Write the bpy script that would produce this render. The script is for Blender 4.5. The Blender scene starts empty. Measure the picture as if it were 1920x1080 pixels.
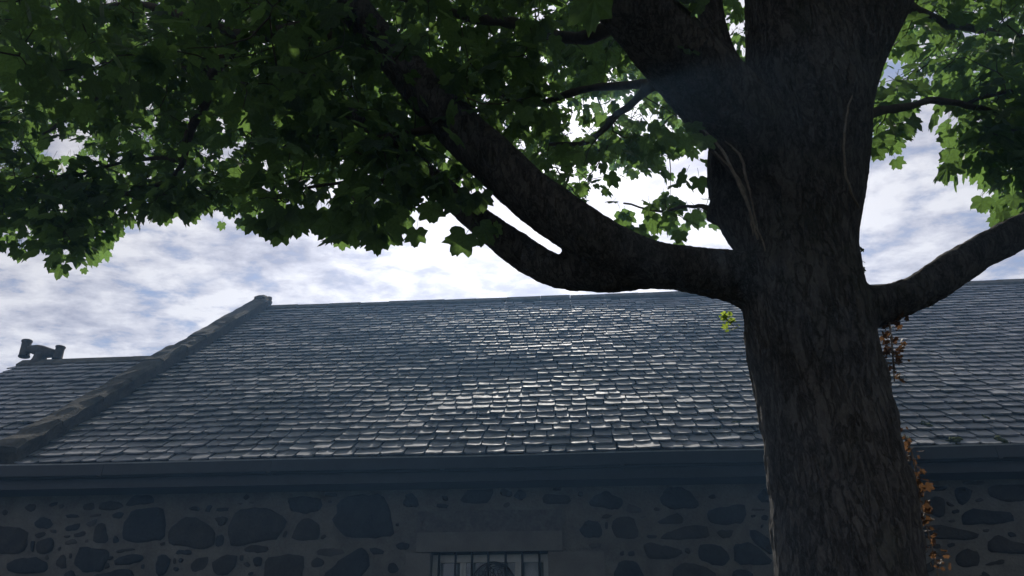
import bpy, bmesh, math, random
import numpy as np
from mathutils import Vector, Matrix, noise, kdtree

R = math.radians
random.seed(11)
rng = np.random.default_rng(11)
sc = bpy.context.scene
col = sc.collection

# ---------------------------------------------------------------- camera
F_PX, PITCH, YAW, EYE = 1371.0, 28.0, 4.4, 1.6
cam = bpy.data.cameras.new('camera')
cam_o = bpy.data.objects.new('camera', cam)
col.objects.link(cam_o)
cam_o.location = (0, 0, EYE)
cam_o.rotation_euler = (R(90 + PITCH), 0, R(YAW))
cam.sensor_width = 36.0
cam.lens = 36.0 * F_PX / 1920.0
cam.clip_start, cam.clip_end = 0.05, 3000
sc.camera = cam_o

# ---------------------------------------------------------------- light
SUN_EL, SUN_AZ = 41.8, -1.0            # azimuth clockwise from +Y
sc.view_settings.view_transform = 'Standard'
sc.view_settings.look = 'None'
sc.view_settings.gamma = 1.0
sc.view_settings.exposure = 0.52
sc.view_settings.use_curve_mapping = False
sc.cycles.diffuse_bounces = 4
sun = bpy.data.lights.new('sun', 'SUN')
sun.energy, sun.angle, sun.color = 3.2, R(0.5), (1.0, 0.94, 0.85)
sun_o = bpy.data.objects.new('sun', sun)
col.objects.link(sun_o)
_e, _a = R(SUN_EL), R(SUN_AZ)
sdir = Vector((math.sin(_a) * math.cos(_e), math.cos(_a) * math.cos(_e), math.sin(_e)))
sun_o.rotation_euler = sdir.to_track_quat('Z', 'Y').to_euler()
sun_o.location = sdir * 60

world = bpy.data.worlds.new('World')
sc.world = world
world.use_nodes = True


class NT:
    """small helper for node trees"""
    def __init__(s, tree):
        s.t = tree; s.n = tree.nodes; s.l = tree.links
    def new(s, kind, **kw):
        nd = s.n.new(kind)
        for k, v in kw.items(): setattr(nd, k, v)
        return nd
    def put(s, sock, v):
        if hasattr(v, 'is_output') or hasattr(v, 'links'): s.l.new(v, sock)
        else: sock.default_value = v
    def math(s, op, a, b=0.0, c=0.0, clamp=False):
        nd = s.new('ShaderNodeMath', operation=op, use_clamp=clamp)
        s.put(nd.inputs[0], a); s.put(nd.inputs[1], b); s.put(nd.inputs[2], c)
        return nd.outputs[0]
    def mix(s, f, a, b, blend='MIX'):
        nd = s.new('ShaderNodeMix', data_type='RGBA', blend_type=blend)
        s.put(nd.inputs[0], f); s.put(nd.inputs[6], a); s.put(nd.inputs[7], b)
        return nd.outputs[2]
    def noise(s, vec, scale, detail=4, rough=0.55, dist=0.0):
        nd = s.new('ShaderNodeTexNoise')
        if vec is not None: s.l.new(vec, nd.inputs['Vector'])
        nd.inputs['Scale'].default_value = scale; nd.inputs['Detail'].default_value = detail
        nd.inputs['Roughness'].default_value = rough; nd.inputs['Distortion'].default_value = dist
        return nd.outputs[0]
    def ramp(s, f, stops):
        nd = s.new('ShaderNodeValToRGB'); s.l.new(f, nd.inputs[0])
        el = nd.color_ramp.elements
        while len(el) < len(stops): el.new(0.5)
        for e, (p, c) in zip(el, stops):
            e.position = p
            e.color = (c, c, c, 1) if isinstance(c, (int, float)) else tuple(c) + (1,)
        return nd.outputs[0]
    def mapping(s, vec, scale=(1, 1, 1), rot=(0, 0, 0)):
        nd = s.new('ShaderNodeMapping'); s.l.new(vec, nd.inputs[0])
        nd.inputs['Scale'].default_value = scale; nd.inputs['Rotation'].default_value = rot
        return nd.outputs[0]


def build_world():
    g = NT(world.node_tree)
    bg = g.n['Background']
    sky = g.new('ShaderNodeTexSky', sky_type='NISHITA', sun_disc=False)
    sky.sun_elevation, sky.sun_rotation = R(SUN_EL), R(SUN_AZ)
    sky.air_density, sky.dust_density = 1.0, 1.0
    tc = g.new('ShaderNodeTexCoord')
    sp = g.new('ShaderNodeSeparateXYZ'); g.l.new(tc.outputs['Generated'], sp.inputs[0])
    z = g.math('ADD', g.math('MAXIMUM', sp.outputs[2], 0.0), 0.10)
    cb = g.new('ShaderNodeCombineXYZ')
    g.put(cb.inputs[0], g.math('DIVIDE', sp.outputs[0], z)); g.put(cb.inputs[1], g.math('DIVIDE', sp.outputs[1], z))
    p = g.mapping(cb.outputs[0], (1.0, 1.35, 1.0), (0, 0, R(-18)))
    fine = g.noise(p, 8.5, 10, 0.6, 0.15)
    big = g.noise(p, 1.3, 4, 0.5, 0.4)
    d = g.math('ADD', g.math('MULTIPLY', fine, 0.62), g.math('MULTIPLY', big, 0.38))
    cover = g.ramp(d, [(0.36, 0.0), (0.41, 0.45), (0.475, 1.0)])           # thin gaps show blue
    body = g.ramp(g.math('ADD', g.math('MULTIPLY', g.noise(p, 3.0, 8, 0.6, 0.3), 0.42), g.math('MULTIPLY', fine, 0.58)),
                  [(0.38, (0.50, 0.50, 0.61)), (0.48, (0.77, 0.76, 0.85)), (0.57, (1.06, 1.04, 1.08))])
    bw = g.new('ShaderNodeRGBToBW'); g.l.new(sky.outputs[0], bw.inputs[0])
    lum = g.math('ADD', g.math('MULTIPLY', bw.outputs[0], 0.62), 2.75)       # cloud is lit by the sky round it
    cloud = g.mix(1.0, body, lum, 'MULTIPLY')
    blue = g.mix(1.0, sky.outputs[0], (0.58, 0.59, 0.64, 1), 'MULTIPLY')
    g.l.new(g.mix(cover, blue, cloud), bg.inputs[0])
    bg.inputs[1].default_value = 0.1


build_world()

# ---------------------------------------------------------------- helpers
cp, sp_, cy, sy = math.cos(R(PITCH)), math.sin(R(PITCH)), math.cos(R(YAW)), math.sin(R(YAW))
FWD = Vector((-sy * cp, cy * cp, sp_))
RGT = Vector((cy, sy, 0))
UPV = RGT.cross(FWD)
CAM = Vector((0, 0, EYE))


def ray(px, py):
    return FWD + RGT * ((px - 960) / F_PX) + UPV * ((540 - py) / F_PX)


def at(px, py, Y):
    """point of the world plane y = Y seen at photo pixel px, py"""
    d = ray(px, py)
    return CAM + d * (Y / d.y)


def depth(p):
    return (p - CAM).dot(FWD)


def proj(p):
    q = p - CAM
    z = q.dot(FWD)
    if z < 0.2: return None
    return (960 + F_PX * q.dot(RGT) / z, 540 - F_PX * q.dot(UPV) / z, z)


def tag(o, label=None, cat=None, group=None, kind=None):
    if label: o['label'] = label
    if cat: o['category'] = cat
    if group: o['group'] = group
    if kind: o['kind'] = kind
    return o


def link(o, parent=None):
    col.objects.link(o)
    if parent is not None:
        o.parent = parent
        if parent.type == 'EMPTY':
            o.matrix_parent_inverse = Matrix.Translation(-parent.location)
    return o


def empty(name, loc):
    o = bpy.data.objects.new(name, None)
    o.location = loc; o.empty_display_size = 0.3
    col.objects.link(o)
    return o


def mesh(name, verts, faces, mat, smooth=False):
    me = bpy.data.meshes.new(name)
    me.from_pydata([tuple(v) for v in verts], [], [tuple(f) for f in faces])
    if mat: me.materials.append(mat)
    if smooth: me.polygons.foreach_set('use_smooth', [True] * len(me.polygons))
    me.update()
    return me


def obj(name, me, parent=None, mw=None):
    o = bpy.data.objects.new(name, me)
    if mw is not None: o.matrix_world = mw
    return link(o, parent)


class MB:
    """collects geometry for ONE mesh object"""
    def __init__(s): s.v = []; s.f = []; s.t = []
    def add(s, vs, fs, tint=None):
        b = len(s.v)
        s.v += [tuple(v) for v in vs]; s.f += [tuple(i + b for i in f) for f in fs]
        if tint is not None: s.t += [tint] * len(fs)
    def box(s, a, b):
        (x0, y0, z0), (x1, y1, z1) = a, b
        s.add([(x0, y0, z0), (x1, y0, z0), (x1, y1, z0), (x0, y1, z0), (x0, y0, z1), (x1, y0, z1), (x1, y1, z1), (x0, y1, z1)],
              [(0, 3, 2, 1), (4, 5, 6, 7), (0, 1, 5, 4), (1, 2, 6, 5), (2, 3, 7, 6), (3, 0, 4, 7)])
    def tube(s, pts, rad, n=6, cap=True):
        pts = [Vector(p) for p in pts]
        vs, fs = [], []
        ref = None
        for i, p in enumerate(pts):
            t = (pts[min(i + 1, len(pts) - 1)] - pts[max(i - 1, 0)]).normalized()
            if ref is None:
                ref = t.orthogonal().normalized()
            ref = (ref - t * ref.dot(t)).normalized()
            b = t.cross(ref)
            r = rad[i] if hasattr(rad, '__len__') else rad
            for k in range(n):
                a = 2 * math.pi * k / n
                vs.append(p + (ref * math.cos(a) + b * math.sin(a)) * r)
        for i in range(len(pts) - 1):
            for k in range(n):
                a, b2 = i * n + k, i * n + (k + 1) % n
                fs.append((a, b2, b2 + n, a + n))
        if cap:
            fs.append(tuple(range(n - 1, -1, -1)))
            fs.append(tuple(range((len(pts) - 1) * n, len(pts) * n)))
        s.add(vs, fs)
    def lathe(s, prof, n=20, origin=(0, 0, 0), axis=None):
        o = Vector(origin)
        M = Matrix.Identity(3) if axis is None else Vector(axis).to_track_quat('Z', 'Y').to_matrix()
        vs = [o + M @ Vector((r * math.cos(2 * math.pi * k / n), r * math.sin(2 * math.pi * k / n), z)) for r, z in prof for k in range(n)]
        fs = [(i * n + k, i * n + (k + 1) % n, (i + 1) * n + (k + 1) % n, (i + 1) * n + k) for i in range(len(prof) - 1) for k in range(n)]
        s.add(vs, fs)
    def build(s, name, mat, parent=None, smooth=False):
        me = mesh(name, s.v, s.f, mat, smooth)
        if s.t:
            a = me.attributes.new('tint', 'FLOAT', 'FACE')
            a.data.foreach_set('value', s.t)
        return obj(name, me, parent)


def smooth_path(pts, n=6):
    """Catmull-Rom through tuples of numbers"""
    P = [np.array(p, float) for p in pts]
    P = [2 * P[0] - P[1]] + P + [2 * P[-1] - P[-2]]
    out = []
    for i in range(1, len(P) - 2):
        for k in range(n):
            t = k / n
            a, b, c, d = P[i - 1], P[i], P[i + 1], P[i + 2]
            out.append(0.5 * (2 * b + (c - a) * t + (2 * a - 5 * b + 4 * c - d) * t * t + (3 * b - a - 3 * c + d) * t ** 3))
    out.append(P[-2])
    return out


# ---------------------------------------------------------------- materials
def material(name):
    m = bpy.data.materials.new(name); m.use_nodes = True
    g = NT(m.node_tree)
    return m, g, g.n['Principled BSDF'], g.n['Material Output']


def bump(g, b, height, strength, dist):
    nd = g.new('ShaderNodeBump'); g.l.new(height, nd.inputs['Height'])
    nd.inputs['Strength'].default_value = strength; nd.inputs['Distance'].default_value = dist
    g.l.new(nd.outputs[0], b.inputs['Normal'])


def geo(g): return g.new('ShaderNodeNewGeometry').outputs['Position']


def c4(c, k=1.0): return (c[0] * k, c[1] * k, c[2] * k, 1)


def mat_rough(name, a, b, scale=6.0, rough=0.9, bs=0.5, bd=0.02, bscale=40.0, spec=0.3):
    m, g, p, o = material(name)
    pos = geo(g)
    n1 = g.noise(pos, scale, 6, 0.6, 0.3)
    n2 = g.noise(pos, bscale, 6, 0.65)
    f = g.ramp(g.math('ADD', g.math('MULTIPLY', n1, 0.65), g.math('MULTIPLY', n2, 0.35)), [(0.35, 0.0), (0.65, 1.0)])
    g.l.new(g.mix(f, c4(a), c4(b)), p.inputs['Base Color'])
    p.inputs['Roughness'].default_value = rough
    p.inputs['Specular IOR Level'].default_value = spec
    bump(g, p, n2, bs, bd)
    return m


def mat_slate():
    m, g, p, o = material('slate')
    pos = geo(g)
    at_ = g.new('ShaderNodeAttribute', attribute_name='tint')
    base = g.ramp(at_.outputs['Fac'], [(0.0, (0.13, 0.145, 0.18)), (0.35, (0.215, 0.228, 0.27)), (0.7, (0.27, 0.28, 0.32)), (1.0, (0.36, 0.362, 0.39))])
    n1 = g.noise(pos, 9, 6, 0.65)
    n2 = g.noise(pos, 55, 6, 0.7)
    base = g.mix(g.ramp(n1, [(0.42, 0.0), (0.62, 0.5)]), base, (0.27, 0.268, 0.275, 1))
    lich = g.ramp(n2, [(0.60, 0.0), (0.68, 0.55)])
    base = g.mix(lich, base, (0.22, 0.22, 0.20, 1))
    mossn = g.noise(pos, 2.2, 5, 0.7)
    moss = g.math('MULTIPLY', g.ramp(mossn, [(0.54, 0.0), (0.66, 0.75)]), g.ramp(n2, [(0.40, 0.0), (0.56, 1.0)]))
    base = g.mix(moss, base, (0.042, 0.055, 0.022, 1))
    g.l.new(base, p.inputs['Base Color'])
    g.l.new(g.ramp(n1, [(0.35, 0.62), (0.7, 0.85)]), p.inputs['Roughness'])
    p.inputs['Specular IOR Level'].default_value = 0.38
    bump(g, p, g.math('ADD', n2, g.math('MULTIPLY', n1, 2.0)), 0.5, 0.006)
    return m


def mat_bark():
    m, g, p, o = material('bark')
    pos = geo(g)
    q = g.mapping(pos, (1.0, 1.0, 0.30))
    n0 = g.noise(q, 11, 10, 0.7, 0.5)
    n1 = g.noise(pos, 2.6, 6, 0.6, 0.4)
    n2 = g.noise(g.mapping(pos, (1.0, 1.0, 0.5)), 60, 9, 0.75, 0.4)
    crack = g.math('ABSOLUTE', g.math('SUBTRACT', g.noise(q, 17, 8, 0.66, 0.5), 0.5))
    crack = g.ramp(crack, [(0.0, 0.0), (0.05, 1.0)])
    c = g.mix(g.ramp(n0, [(0.38, 0.0), (0.62, 1.0)]), (0.044, 0.040, 0.038, 1), (0.118, 0.108, 0.102, 1))
    c = g.mix(g.ramp(n2, [(0.44, 0.0), (0.72, 0.7)]), c, (0.20, 0.186, 0.174, 1))
    c = g.mix(g.ramp(n1, [(0.48, 0.0), (0.66, 0.55)]), c, (0.155, 0.146, 0.138, 1))
    c = g.mix(g.math('MULTIPLY', g.math('SUBTRACT', 1.0, crack), 0.5), c, (0.02, 0.017, 0.015, 1))
    green = g.math('MULTIPLY', g.ramp(g.noise(pos, 3.0, 6, 0.7), [(0.52, 0.0), (0.68, 0.5)]), g.ramp(n2, [(0.4, 0.2), (0.6, 1.0)]))
    c = g.mix(green, c, (0.05, 0.06, 0.028, 1))
    g.l.new(c, p.inputs['Base Color'])
    p.inputs['Roughness'].default_value = 0.95
    p.inputs['Specular IOR Level'].default_value = 0.15
    bump(g, p, g.math('ADD', g.math('MULTIPLY', crack, 0.35), g.math('ADD', g.math('MULTIPLY', n2, 0.6), n0)), 1.0, 0.03)
    return m


def mat_leaf(name, dif, trans, mixf=0.5):
    m, g, p, o = material(name)
    at_ = g.new('ShaderNodeAttribute', attribute_name='tint')
    oi = g.new('ShaderNodeObjectInfo')
    tint = g.math('FRACT', g.math('ADD', at_.outputs['Fac'], oi.outputs['Random']))
    pos = geo(g)
    v = g.ramp(tint, [(0.0, 0.72), (0.6, 1.0), (1.0, 1.25)])
    sp = g.noise(pos, 60, 4, 0.6)
    blotch = g.ramp(sp, [(0.35, 0.82), (0.65, 1.12)])
    yel = g.mix(g.ramp(tint, [(0.72, 0.0), (1.0, 0.35)]), c4(dif), c4((dif[0] * 1.7, dif[1] * 1.15, dif[2])))
    dcol = g.mix(1.0, g.mix(1.0, yel, v, 'MULTIPLY'), blotch, 'MULTIPLY')
    tcol = g.mix(1.0, g.mix(1.0, c4(trans), v, 'MULTIPLY'), blotch, 'MULTIPLY')
    g.l.new(dcol, p.inputs['Base Color'])
    p.inputs['Roughness'].default_value = 0.62
    p.inputs['Specular IOR Level'].default_value = 0.22
    tr = g.new('ShaderNodeBsdfTranslucent'); g.l.new(tcol, tr.inputs[0])
    mx = g.new('ShaderNodeMixShader'); mx.inputs[0].default_value = mixf
    g.l.new(p.outputs[0], mx.inputs[1]); g.l.new(tr.outputs[0], mx.inputs[2])
    g.l.new(mx.outputs[0], o.inputs[0])
    return m


M = {}
M['slate'] = mat_slate()
M['bark'] = mat_bark()
M['leaf'] = mat_leaf('leaf', (0.044, 0.080, 0.058), (0.19, 0.335, 0.075), 0.46)
M['dry'] = mat_leaf('dry_leaf', (0.075, 0.047, 0.028), (0.17, 0.088, 0.04), 0.4)
M['sprout'] = mat_leaf('sprout_leaf', (0.12, 0.17, 0.03), (0.45, 0.60, 0.08), 0.5)
M['ivy'] = mat_leaf('ivy_leaf', (0.03, 0.05, 0.02), (0.08, 0.14, 0.03), 0.3)
M['twig'] = mat_rough('twig_bark', (0.035, 0.028, 0.022), (0.085, 0.07, 0.055), 12, 0.9)
M['vine'] = mat_rough('vine_bark', (0.10, 0.08, 0.065), (0.26, 0.22, 0.18), 12, 0.9)
M['mortar'] = mat_rough('mortar', (0.095, 0.088, 0.076), (0.20, 0.187, 0.162), 3.5, 0.95, 0.9, 0.02, 45)
M['stone_a'] = mat_rough('dark_whinstone', (0.022, 0.023, 0.025), (0.052, 0.052, 0.052), 5, 0.95, 1.0, 0.02, 30, 0.12)
M['stone_b'] = mat_rough('brown_whinstone', (0.032, 0.028, 0.024), (0.070, 0.061, 0.050), 6, 0.95, 1.0, 0.02, 30, 0.12)
M['stone_c'] = mat_rough('grey_sandstone', (0.060, 0.055, 0.048), (0.115, 0.105, 0.09), 6, 0.95, 1.0, 0.02, 34, 0.12)
M['dressed'] = mat_rough('dressed_sandstone', (0.12, 0.112, 0.10), (0.19, 0.178, 0.158), 4, 0.9, 0.4, 0.008, 70)
M['tooled'] = mat_rough('tooled_sandstone', (0.075, 0.072, 0.066), (0.16, 0.15, 0.135), 14, 0.95, 1.0, 0.025, 38)
M['coping'] = mat_rough('coping_stone', (0.05, 0.048, 0.043), (0.13, 0.12, 0.10), 5, 0.95, 0.9, 0.03, 28)
M['ridge'] = mat_rough('ridge_stone', (0.07, 0.066, 0.06), (0.16, 0.15, 0.13), 6, 0.9, 0.7, 0.02, 40)
M['fascia'] = mat_rough('dark_fascia_paint', (0.010, 0.011, 0.013), (0.022, 0.023, 0.026), 5, 0.55, 0.2, 0.004, 50, 0.4)
M['gutter'] = mat_rough('pale_gutter_edge', (0.16, 0.165, 0.175), (0.34, 0.34, 0.34), 9, 0.6, 0.3, 0.004, 60, 0.4)  # lip only, much paler than the gutter body below it
M['clay'] = mat_rough('sooty_clay', (0.055, 0.05, 0.046), (0.12, 0.10, 0.085), 10, 0.85, 0.5, 0.01, 50)
M['iron'] = mat_rough('black_iron', (0.008, 0.008, 0.009), (0.02, 0.018, 0.017), 20, 0.6, 0.3, 0.003, 80, 0.4)
M['white_paint'] = mat_rough('old_white_paint', (0.50, 0.50, 0.46), (0.66, 0.66, 0.62), 8, 0.6, 0.25, 0.003, 70)
M['blind'] = mat_rough('pale_blind', (0.17, 0.19, 0.18), (0.23, 0.25, 0.235), 3, 0.9, 0.1, 0.003, 60)
M['deck'] = mat_rough('roof_boards', (0.012, 0.012, 0.012), (0.02, 0.02, 0.02), 4)
M['moss'] = mat_rough('moss', (0.030, 0.045, 0.012), (0.085, 0.105, 0.03), 30, 1.0, 1.0, 0.02, 90)
M['lichen'] = mat_rough('pale_lichen', (0.35, 0.36, 0.34), (0.52, 0.52, 0.48), 30, 1.0, 0.8, 0.01, 90)
M['ground'] = mat_rough('shaded_grass_and_earth', (0.028, 0.034, 0.014), (0.065, 0.070, 0.032), 1.2, 1.0, 1.0, 0.05, 18)


def mat_glass():
    m, g, p, o = material('window_glass')
    p.inputs['Base Color'].default_value = (0.9, 0.95, 0.95, 1)
    p.inputs['Roughness'].default_value = 0.05
    gl = g.new('ShaderNodeBsdfGlossy'); gl.inputs['Roughness'].default_value = 0.06
    tr = g.new('ShaderNodeBsdfTransparent'); tr.inputs[0].default_value = (0.86, 0.9, 0.9, 1)
    fr = g.new('ShaderNodeFresnel'); fr.inputs[0].default_value = 1.5
    mx = g.new('ShaderNodeMixShader'); g.l.new(fr.outputs[0], mx.inputs[0])
    g.l.new(tr.outputs[0], mx.inputs[1]); g.l.new(gl.outputs[0], mx.inputs[2])
    g.l.new(mx.outputs[0], o.inputs[0])
    return m


M['glass'] = mat_glass()

# ---------------------------------------------------------------- ground
def ground():
    n = 60
    xs = np.sign(np.linspace(-1, 1, n)) * np.abs(np.linspace(-1, 1, n)) ** 3 * 900
    vs = [(x, y, 0.05 * noise.noise((x * 0.2, y * 0.2, 0)) - 0.03) for y in xs for x in xs]
    fs = [(j * n + i, j * n + i + 1, (j + 1) * n + i + 1, (j + 1) * n + i) for j in range(n - 1) for i in range(n - 1)]
    tag(obj('ground', mesh('ground', vs, fs, M['ground'], True)), 'shaded ground under the tree in front of the stone building', 'ground', kind='structure')


ground()

# ---------------------------------------------------------------- building
Y_EAVE, Y_WALL = 7.5, 7.85
TAN = math.tan(R(40)); RP = R(40)
Z_EAVE = at(900, 856, Y_EAVE).z
p_g = at(8, 884, Y_EAVE)
X_GABLE = p_g.x
# ridge: where the gable line (x = X_GABLE) meets the ridge seen at 490, 592
d = ray(490, 592); k = X_GABLE / d.x
RIDGE = CAM + d * k
RUN = RIDGE.y - Y_EAVE
Z_RIDGE = Z_EAVE + RUN * TAN
SLOPE = RUN / math.cos(RP)
X_END = 13.0
ex, es, en = Vector((1, 0, 0)), Vector((0, math.cos(RP), math.sin(RP))), Vector((0, -math.sin(RP), math.cos(RP)))
print('gable', X_GABLE, 'eave', Z_EAVE, 'run', RUN, 'ridge', Z_RIDGE, 'by pixel', RIDGE.z)


def roof_pt(x, s, h=0.0, drop=0.0):
    sag = 0.03 * noise.noise((x * 0.35, s * 0.5, 3.1)) + 0.012 * noise.noise((x * 1.1, s * 1.4, 7.7))
    return Vector((x, Y_EAVE, Z_EAVE - drop)) + es * s + en * (h + sag)


def slate_shape(w, r):
    """outline in slate space: x across, y up the slope; lower edge chipped"""
    hw = w / 2
    ch = lambda: r.uniform(0.0, 0.026) ** 1.0
    e = lambda: r.uniform(-0.012, 0.010)
    return [(-hw + r.uniform(0, 0.008), 0.014 + ch()), (-hw * r.uniform(0.7, 0.86), ch() * 0.5 + e() * 0.4), (-hw * r.uniform(0.1, 0.4), e()), (hw * r.uniform(0.1, 0.5), e()),
            (hw * r.uniform(0.74, 0.88), ch() * 0.5 + e() * 0.4), (hw - r.uniform(0, 0.008), 0.012 + ch()), (hw, 0.34), (-hw, 0.34)]


def slate_geo(shape, th):
    n = len(shape)
    vs = [Vector((x, y, th)) for x, y in shape] + [Vector((x, y, 0)) for x, y in shape]
    fs = [tuple(range(n))] + [(i + n, (i + 1) % n + n, (i + 1) % n, i) for i in range(n)]
    return vs, fs


def lay_slates(x0, x1, slope, gauge, drop, near):
    """returns a list of (matrix, width, thickness, tint) one for each slate"""
    out = []
    rows = int((slope - 0.05) / gauge)
    for r_ in range(rows):
        s = r_ * gauge - 0.03
        x = x0 + random.uniform(-0.1, 0.02)
        while x < x1:
            w = random.choice((0.15, 0.17, 0.19, 0.20, 0.22, 0.25)) * random.uniform(0.92, 1.08)
            if r_ < 6: w *= 1.12
            cx = x + w / 2
            th = random.uniform(0.011, 0.019)
            wav = 0.016 * noise.noise((cx * 0.6, r_ * 0.9, 1.0)) + random.gauss(0, 0.006)
            if random.random() < 0.03: wav -= random.uniform(0.01, 0.03)
            tilt = R(8.4) + random.gauss(0, R(0.9))
            o = roof_pt(cx, s + wav, 0.046 + random.uniform(0, 0.010), drop)
            rot = Matrix((ex, es, en)).transposed().to_4x4() @ Matrix.Rotation(random.gauss(0, R(1.8)), 4, 'Z') @ Matrix.Rotation(-tilt, 4, 'X') @ Matrix.Rotation(random.gauss(0, R(0.9)), 4, 'Y')
            tint = min(1, max(0, random.gauss(0.5, 0.24)))
            out.append((Matrix.Translation(o) @ rot, w - random.uniform(0.005, 0.012), th, tint))
            x += w
    return out


def make_roof(parent, x0, x1, slope, gauge, drop, singles, label):
    deck = MB()
    nx, ns = 24, 10
    vs = [roof_pt(x0 + (x1 - x0) * i / nx, (slope - 0.02) * j / ns, -0.035, drop) for j in range(ns + 1) for i in range(nx + 1)]
    fs = [(j * (nx + 1) + i, j * (nx + 1) + i + 1, (j + 1) * (nx + 1) + i + 1, (j + 1) * (nx + 1) + i) for j in range(ns) for i in range(nx)]
    deck.add(vs, fs)
    roof = deck.build('roof', M['deck'], parent)
    roof['label'] = label
    sl = lay_slates(x0, x1, slope, gauge, drop, singles)

    def size(t):
        q = proj(t[0].translation)
        if q is None or not (-20 < q[0] < 1940 and -20 < q[1] < 1100): return 1e6
        if 1420 < q[0] < 1680 and q[1] > 300: return 50 + q[2]
        return q[2]
    sl.sort(key=size)
    # alike slates share one mesh out of a small set
    var = []
    for i in range(36):
        r = random.Random(100 + i)
        w = 0.15 + 0.12 * (i % 12) / 11
        v, f = slate_geo(slate_shape(w, r), r.uniform(0.011, 0.019))
        me = mesh('slate', v, f, M['slate'])
        me.attributes.new('tint', 'FLOAT', 'FACE').data.foreach_set('value', [r.uniform(0.15, 0.9)] * len(f))
        var.append((w, me))
    for mw, w, th, tint in sl[:singles]:
        best = sorted(var, key=lambda q: abs(q[0] - w))[:3]
        obj('slate', random.choice(best)[1], roof, mw)
    rest = MB()
    for mw, w, th, tint in sl[singles:]:
        v, f = slate_geo(slate_shape(w, random), th)
        rest.add([mw @ q for q in v], f, tint)
    tag(rest.build('slates', M['slate'], roof), kind='stuff')
    return roof


b_main = empty('stone_building', (X_GABLE + 6, Y_WALL, 0))
tag(b_main, 'long dark rubble-stone building with grey slate roof and barred window behind the tree', 'building')
GAUGE = SLOPE / 40.0
roof = make_roof(b_main, X_GABLE + 0.16, X_END, SLOPE, GAUGE, 0.0, 300, 'steep grey slate roof with mossy lower courses')
# rear slope, so the roof is a solid
rb = MB()
rb.add([(X_GABLE, RIDGE.y, Z_RIDGE - 0.02), (X_END, RIDGE.y, Z_RIDGE - 0.02), (X_END, RIDGE.y + RUN, Z_EAVE - 0.02), (X_GABLE, RIDGE.y + RUN, Z_EAVE - 0.02)], [(0, 1, 2, 3)])
rb.build('rear_slope', M['slate'], b_main)

# ridge stones: an inverted V with a rounded top, piece by piece
def ridge_run(parent, x0, x1, yr, zr, wing, tilt=RP):
    r0 = MB(); r0.box((x0, yr - 0.05, zr - 0.12), (x1, yr + 0.05, zr + 0.0))
    ridge = r0.build('ridge', M['ridge'], parent)
    x = x0
    while x < x1 - 0.1:
        L = min(random.uniform(0.55, 0.7), x1 - x)
        dz = random.uniform(-0.008, 0.008)
        prof = []
        ca, sa = math.cos(tilt - R(2)), math.sin(tilt - R(2))
        t = 0.045
        for sgn in (-1, 1):
            side = [(sgn * wing * ca, -wing * sa - t * 0.2), (sgn * (wing * ca + t * 0.5 * sa), -wing * sa + t * 0.8), (sgn * 0.06, 0.028), (0, 0.052)]
            prof += side if sgn < 0 else side[:3][::-1]
        prof.append((0, -0.02))
        n = len(prof)
        v = [(x + 0.004, yr + a, zr + 0.045 + dz + b) for a, b in prof] + [(x + L - 0.004, yr + a, zr + 0.045 + dz + b + random.uniform(-0.004, 0.004)) for a, b in prof]
        f = [(i, (i + 1) % n, (i + 1) % n + n, i + n) for i in range(n)] + [tuple(range(n - 1, -1, -1)), tuple(range(n, 2 * n))]
        m = MB(); m.add(v, f); m.build('ridge_stone', M['ridge'], ridge)
        x += L
    return ridge


ridge_run(b_main, X_GABLE + 0.12, X_END, RIDGE.y, Z_RIDGE, 0.19)

# fascia, gutter lip, soffit
g_x0 = X_GABLE - 3.2
m = MB(); m.box((g_x0, Y_EAVE + 0.005, Z_EAVE - 0.255), (X_END, Y_EAVE + 0.035, Z_EAVE - 0.012)); m.build('fascia', M['fascia'], b_main)
m = MB(); m.box((g_x0, Y_EAVE + 0.036, Z_EAVE - 0.250), (X_END, Y_WALL + 0.05, Z_EAVE - 0.232)); m.build('soffit', M['fascia'], b_main)
m = MB()
gp = [(0.002, -0.15), (-0.08, -0.148), (-0.094, -0.135), (-0.096, -0.018), (-0.086, -0.010), (-0.080, -0.02), (-0.078, -0.125), (-0.045, -0.135), (0.002, -0.138)]
gx = np.linspace(g_x0, X_END, 40)
for i in range(len(gx) - 1):
    za = 0.012 * noise.noise((gx[i] * 0.5, 0, 0)); zb = 0.012 * noise.noise((gx[i + 1] * 0.5, 0, 0))
    v = [(gx[i], Y_EAVE + a, Z_EAVE + b + za) for a, b in gp] + [(gx[i + 1], Y_EAVE + a, Z_EAVE + b + zb) for a, b in gp]
    m.add(v, [(k, k + len(gp), (k + 1) % len(gp) + len(gp), (k + 1) % len(gp)) for k in range(len(gp))])
gutter = m.build('gutter', M['fascia'], b_main)
for x in np.arange(g_x0 + 0.7, X_END, 1.83):
    m = MB(); m.box((x - 0.02, Y_EAVE - 0.099, Z_EAVE - 0.152), (x + 0.02, Y_EAVE + 0.004, Z_EAVE - 0.03)); m.build('gutter_joint', M['fascia'], gutter)
m = MB()
for i in range(len(gx) - 1):
    za = 0.012 * noise.noise((gx[i] * 0.5, 0, 0)); zb = 0.012 * noise.noise((gx[i + 1] * 0.5, 0, 0))
    prof = [(-0.101, -0.022), (-0.101, -0.006), (-0.070, -0.006), (-0.070, -0.012)]
    v = [(gx[i], Y_EAVE + a, Z_EAVE + b + za) for a, b in prof] + [(gx[i + 1], Y_EAVE + a, Z_EAVE + b + zb) for a, b in prof]
    m.add(v, [(k, k + 4, k + 5, k + 1) for k in range(3)])
m.build('gutter_lip', M['gutter'], gutter)

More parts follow.
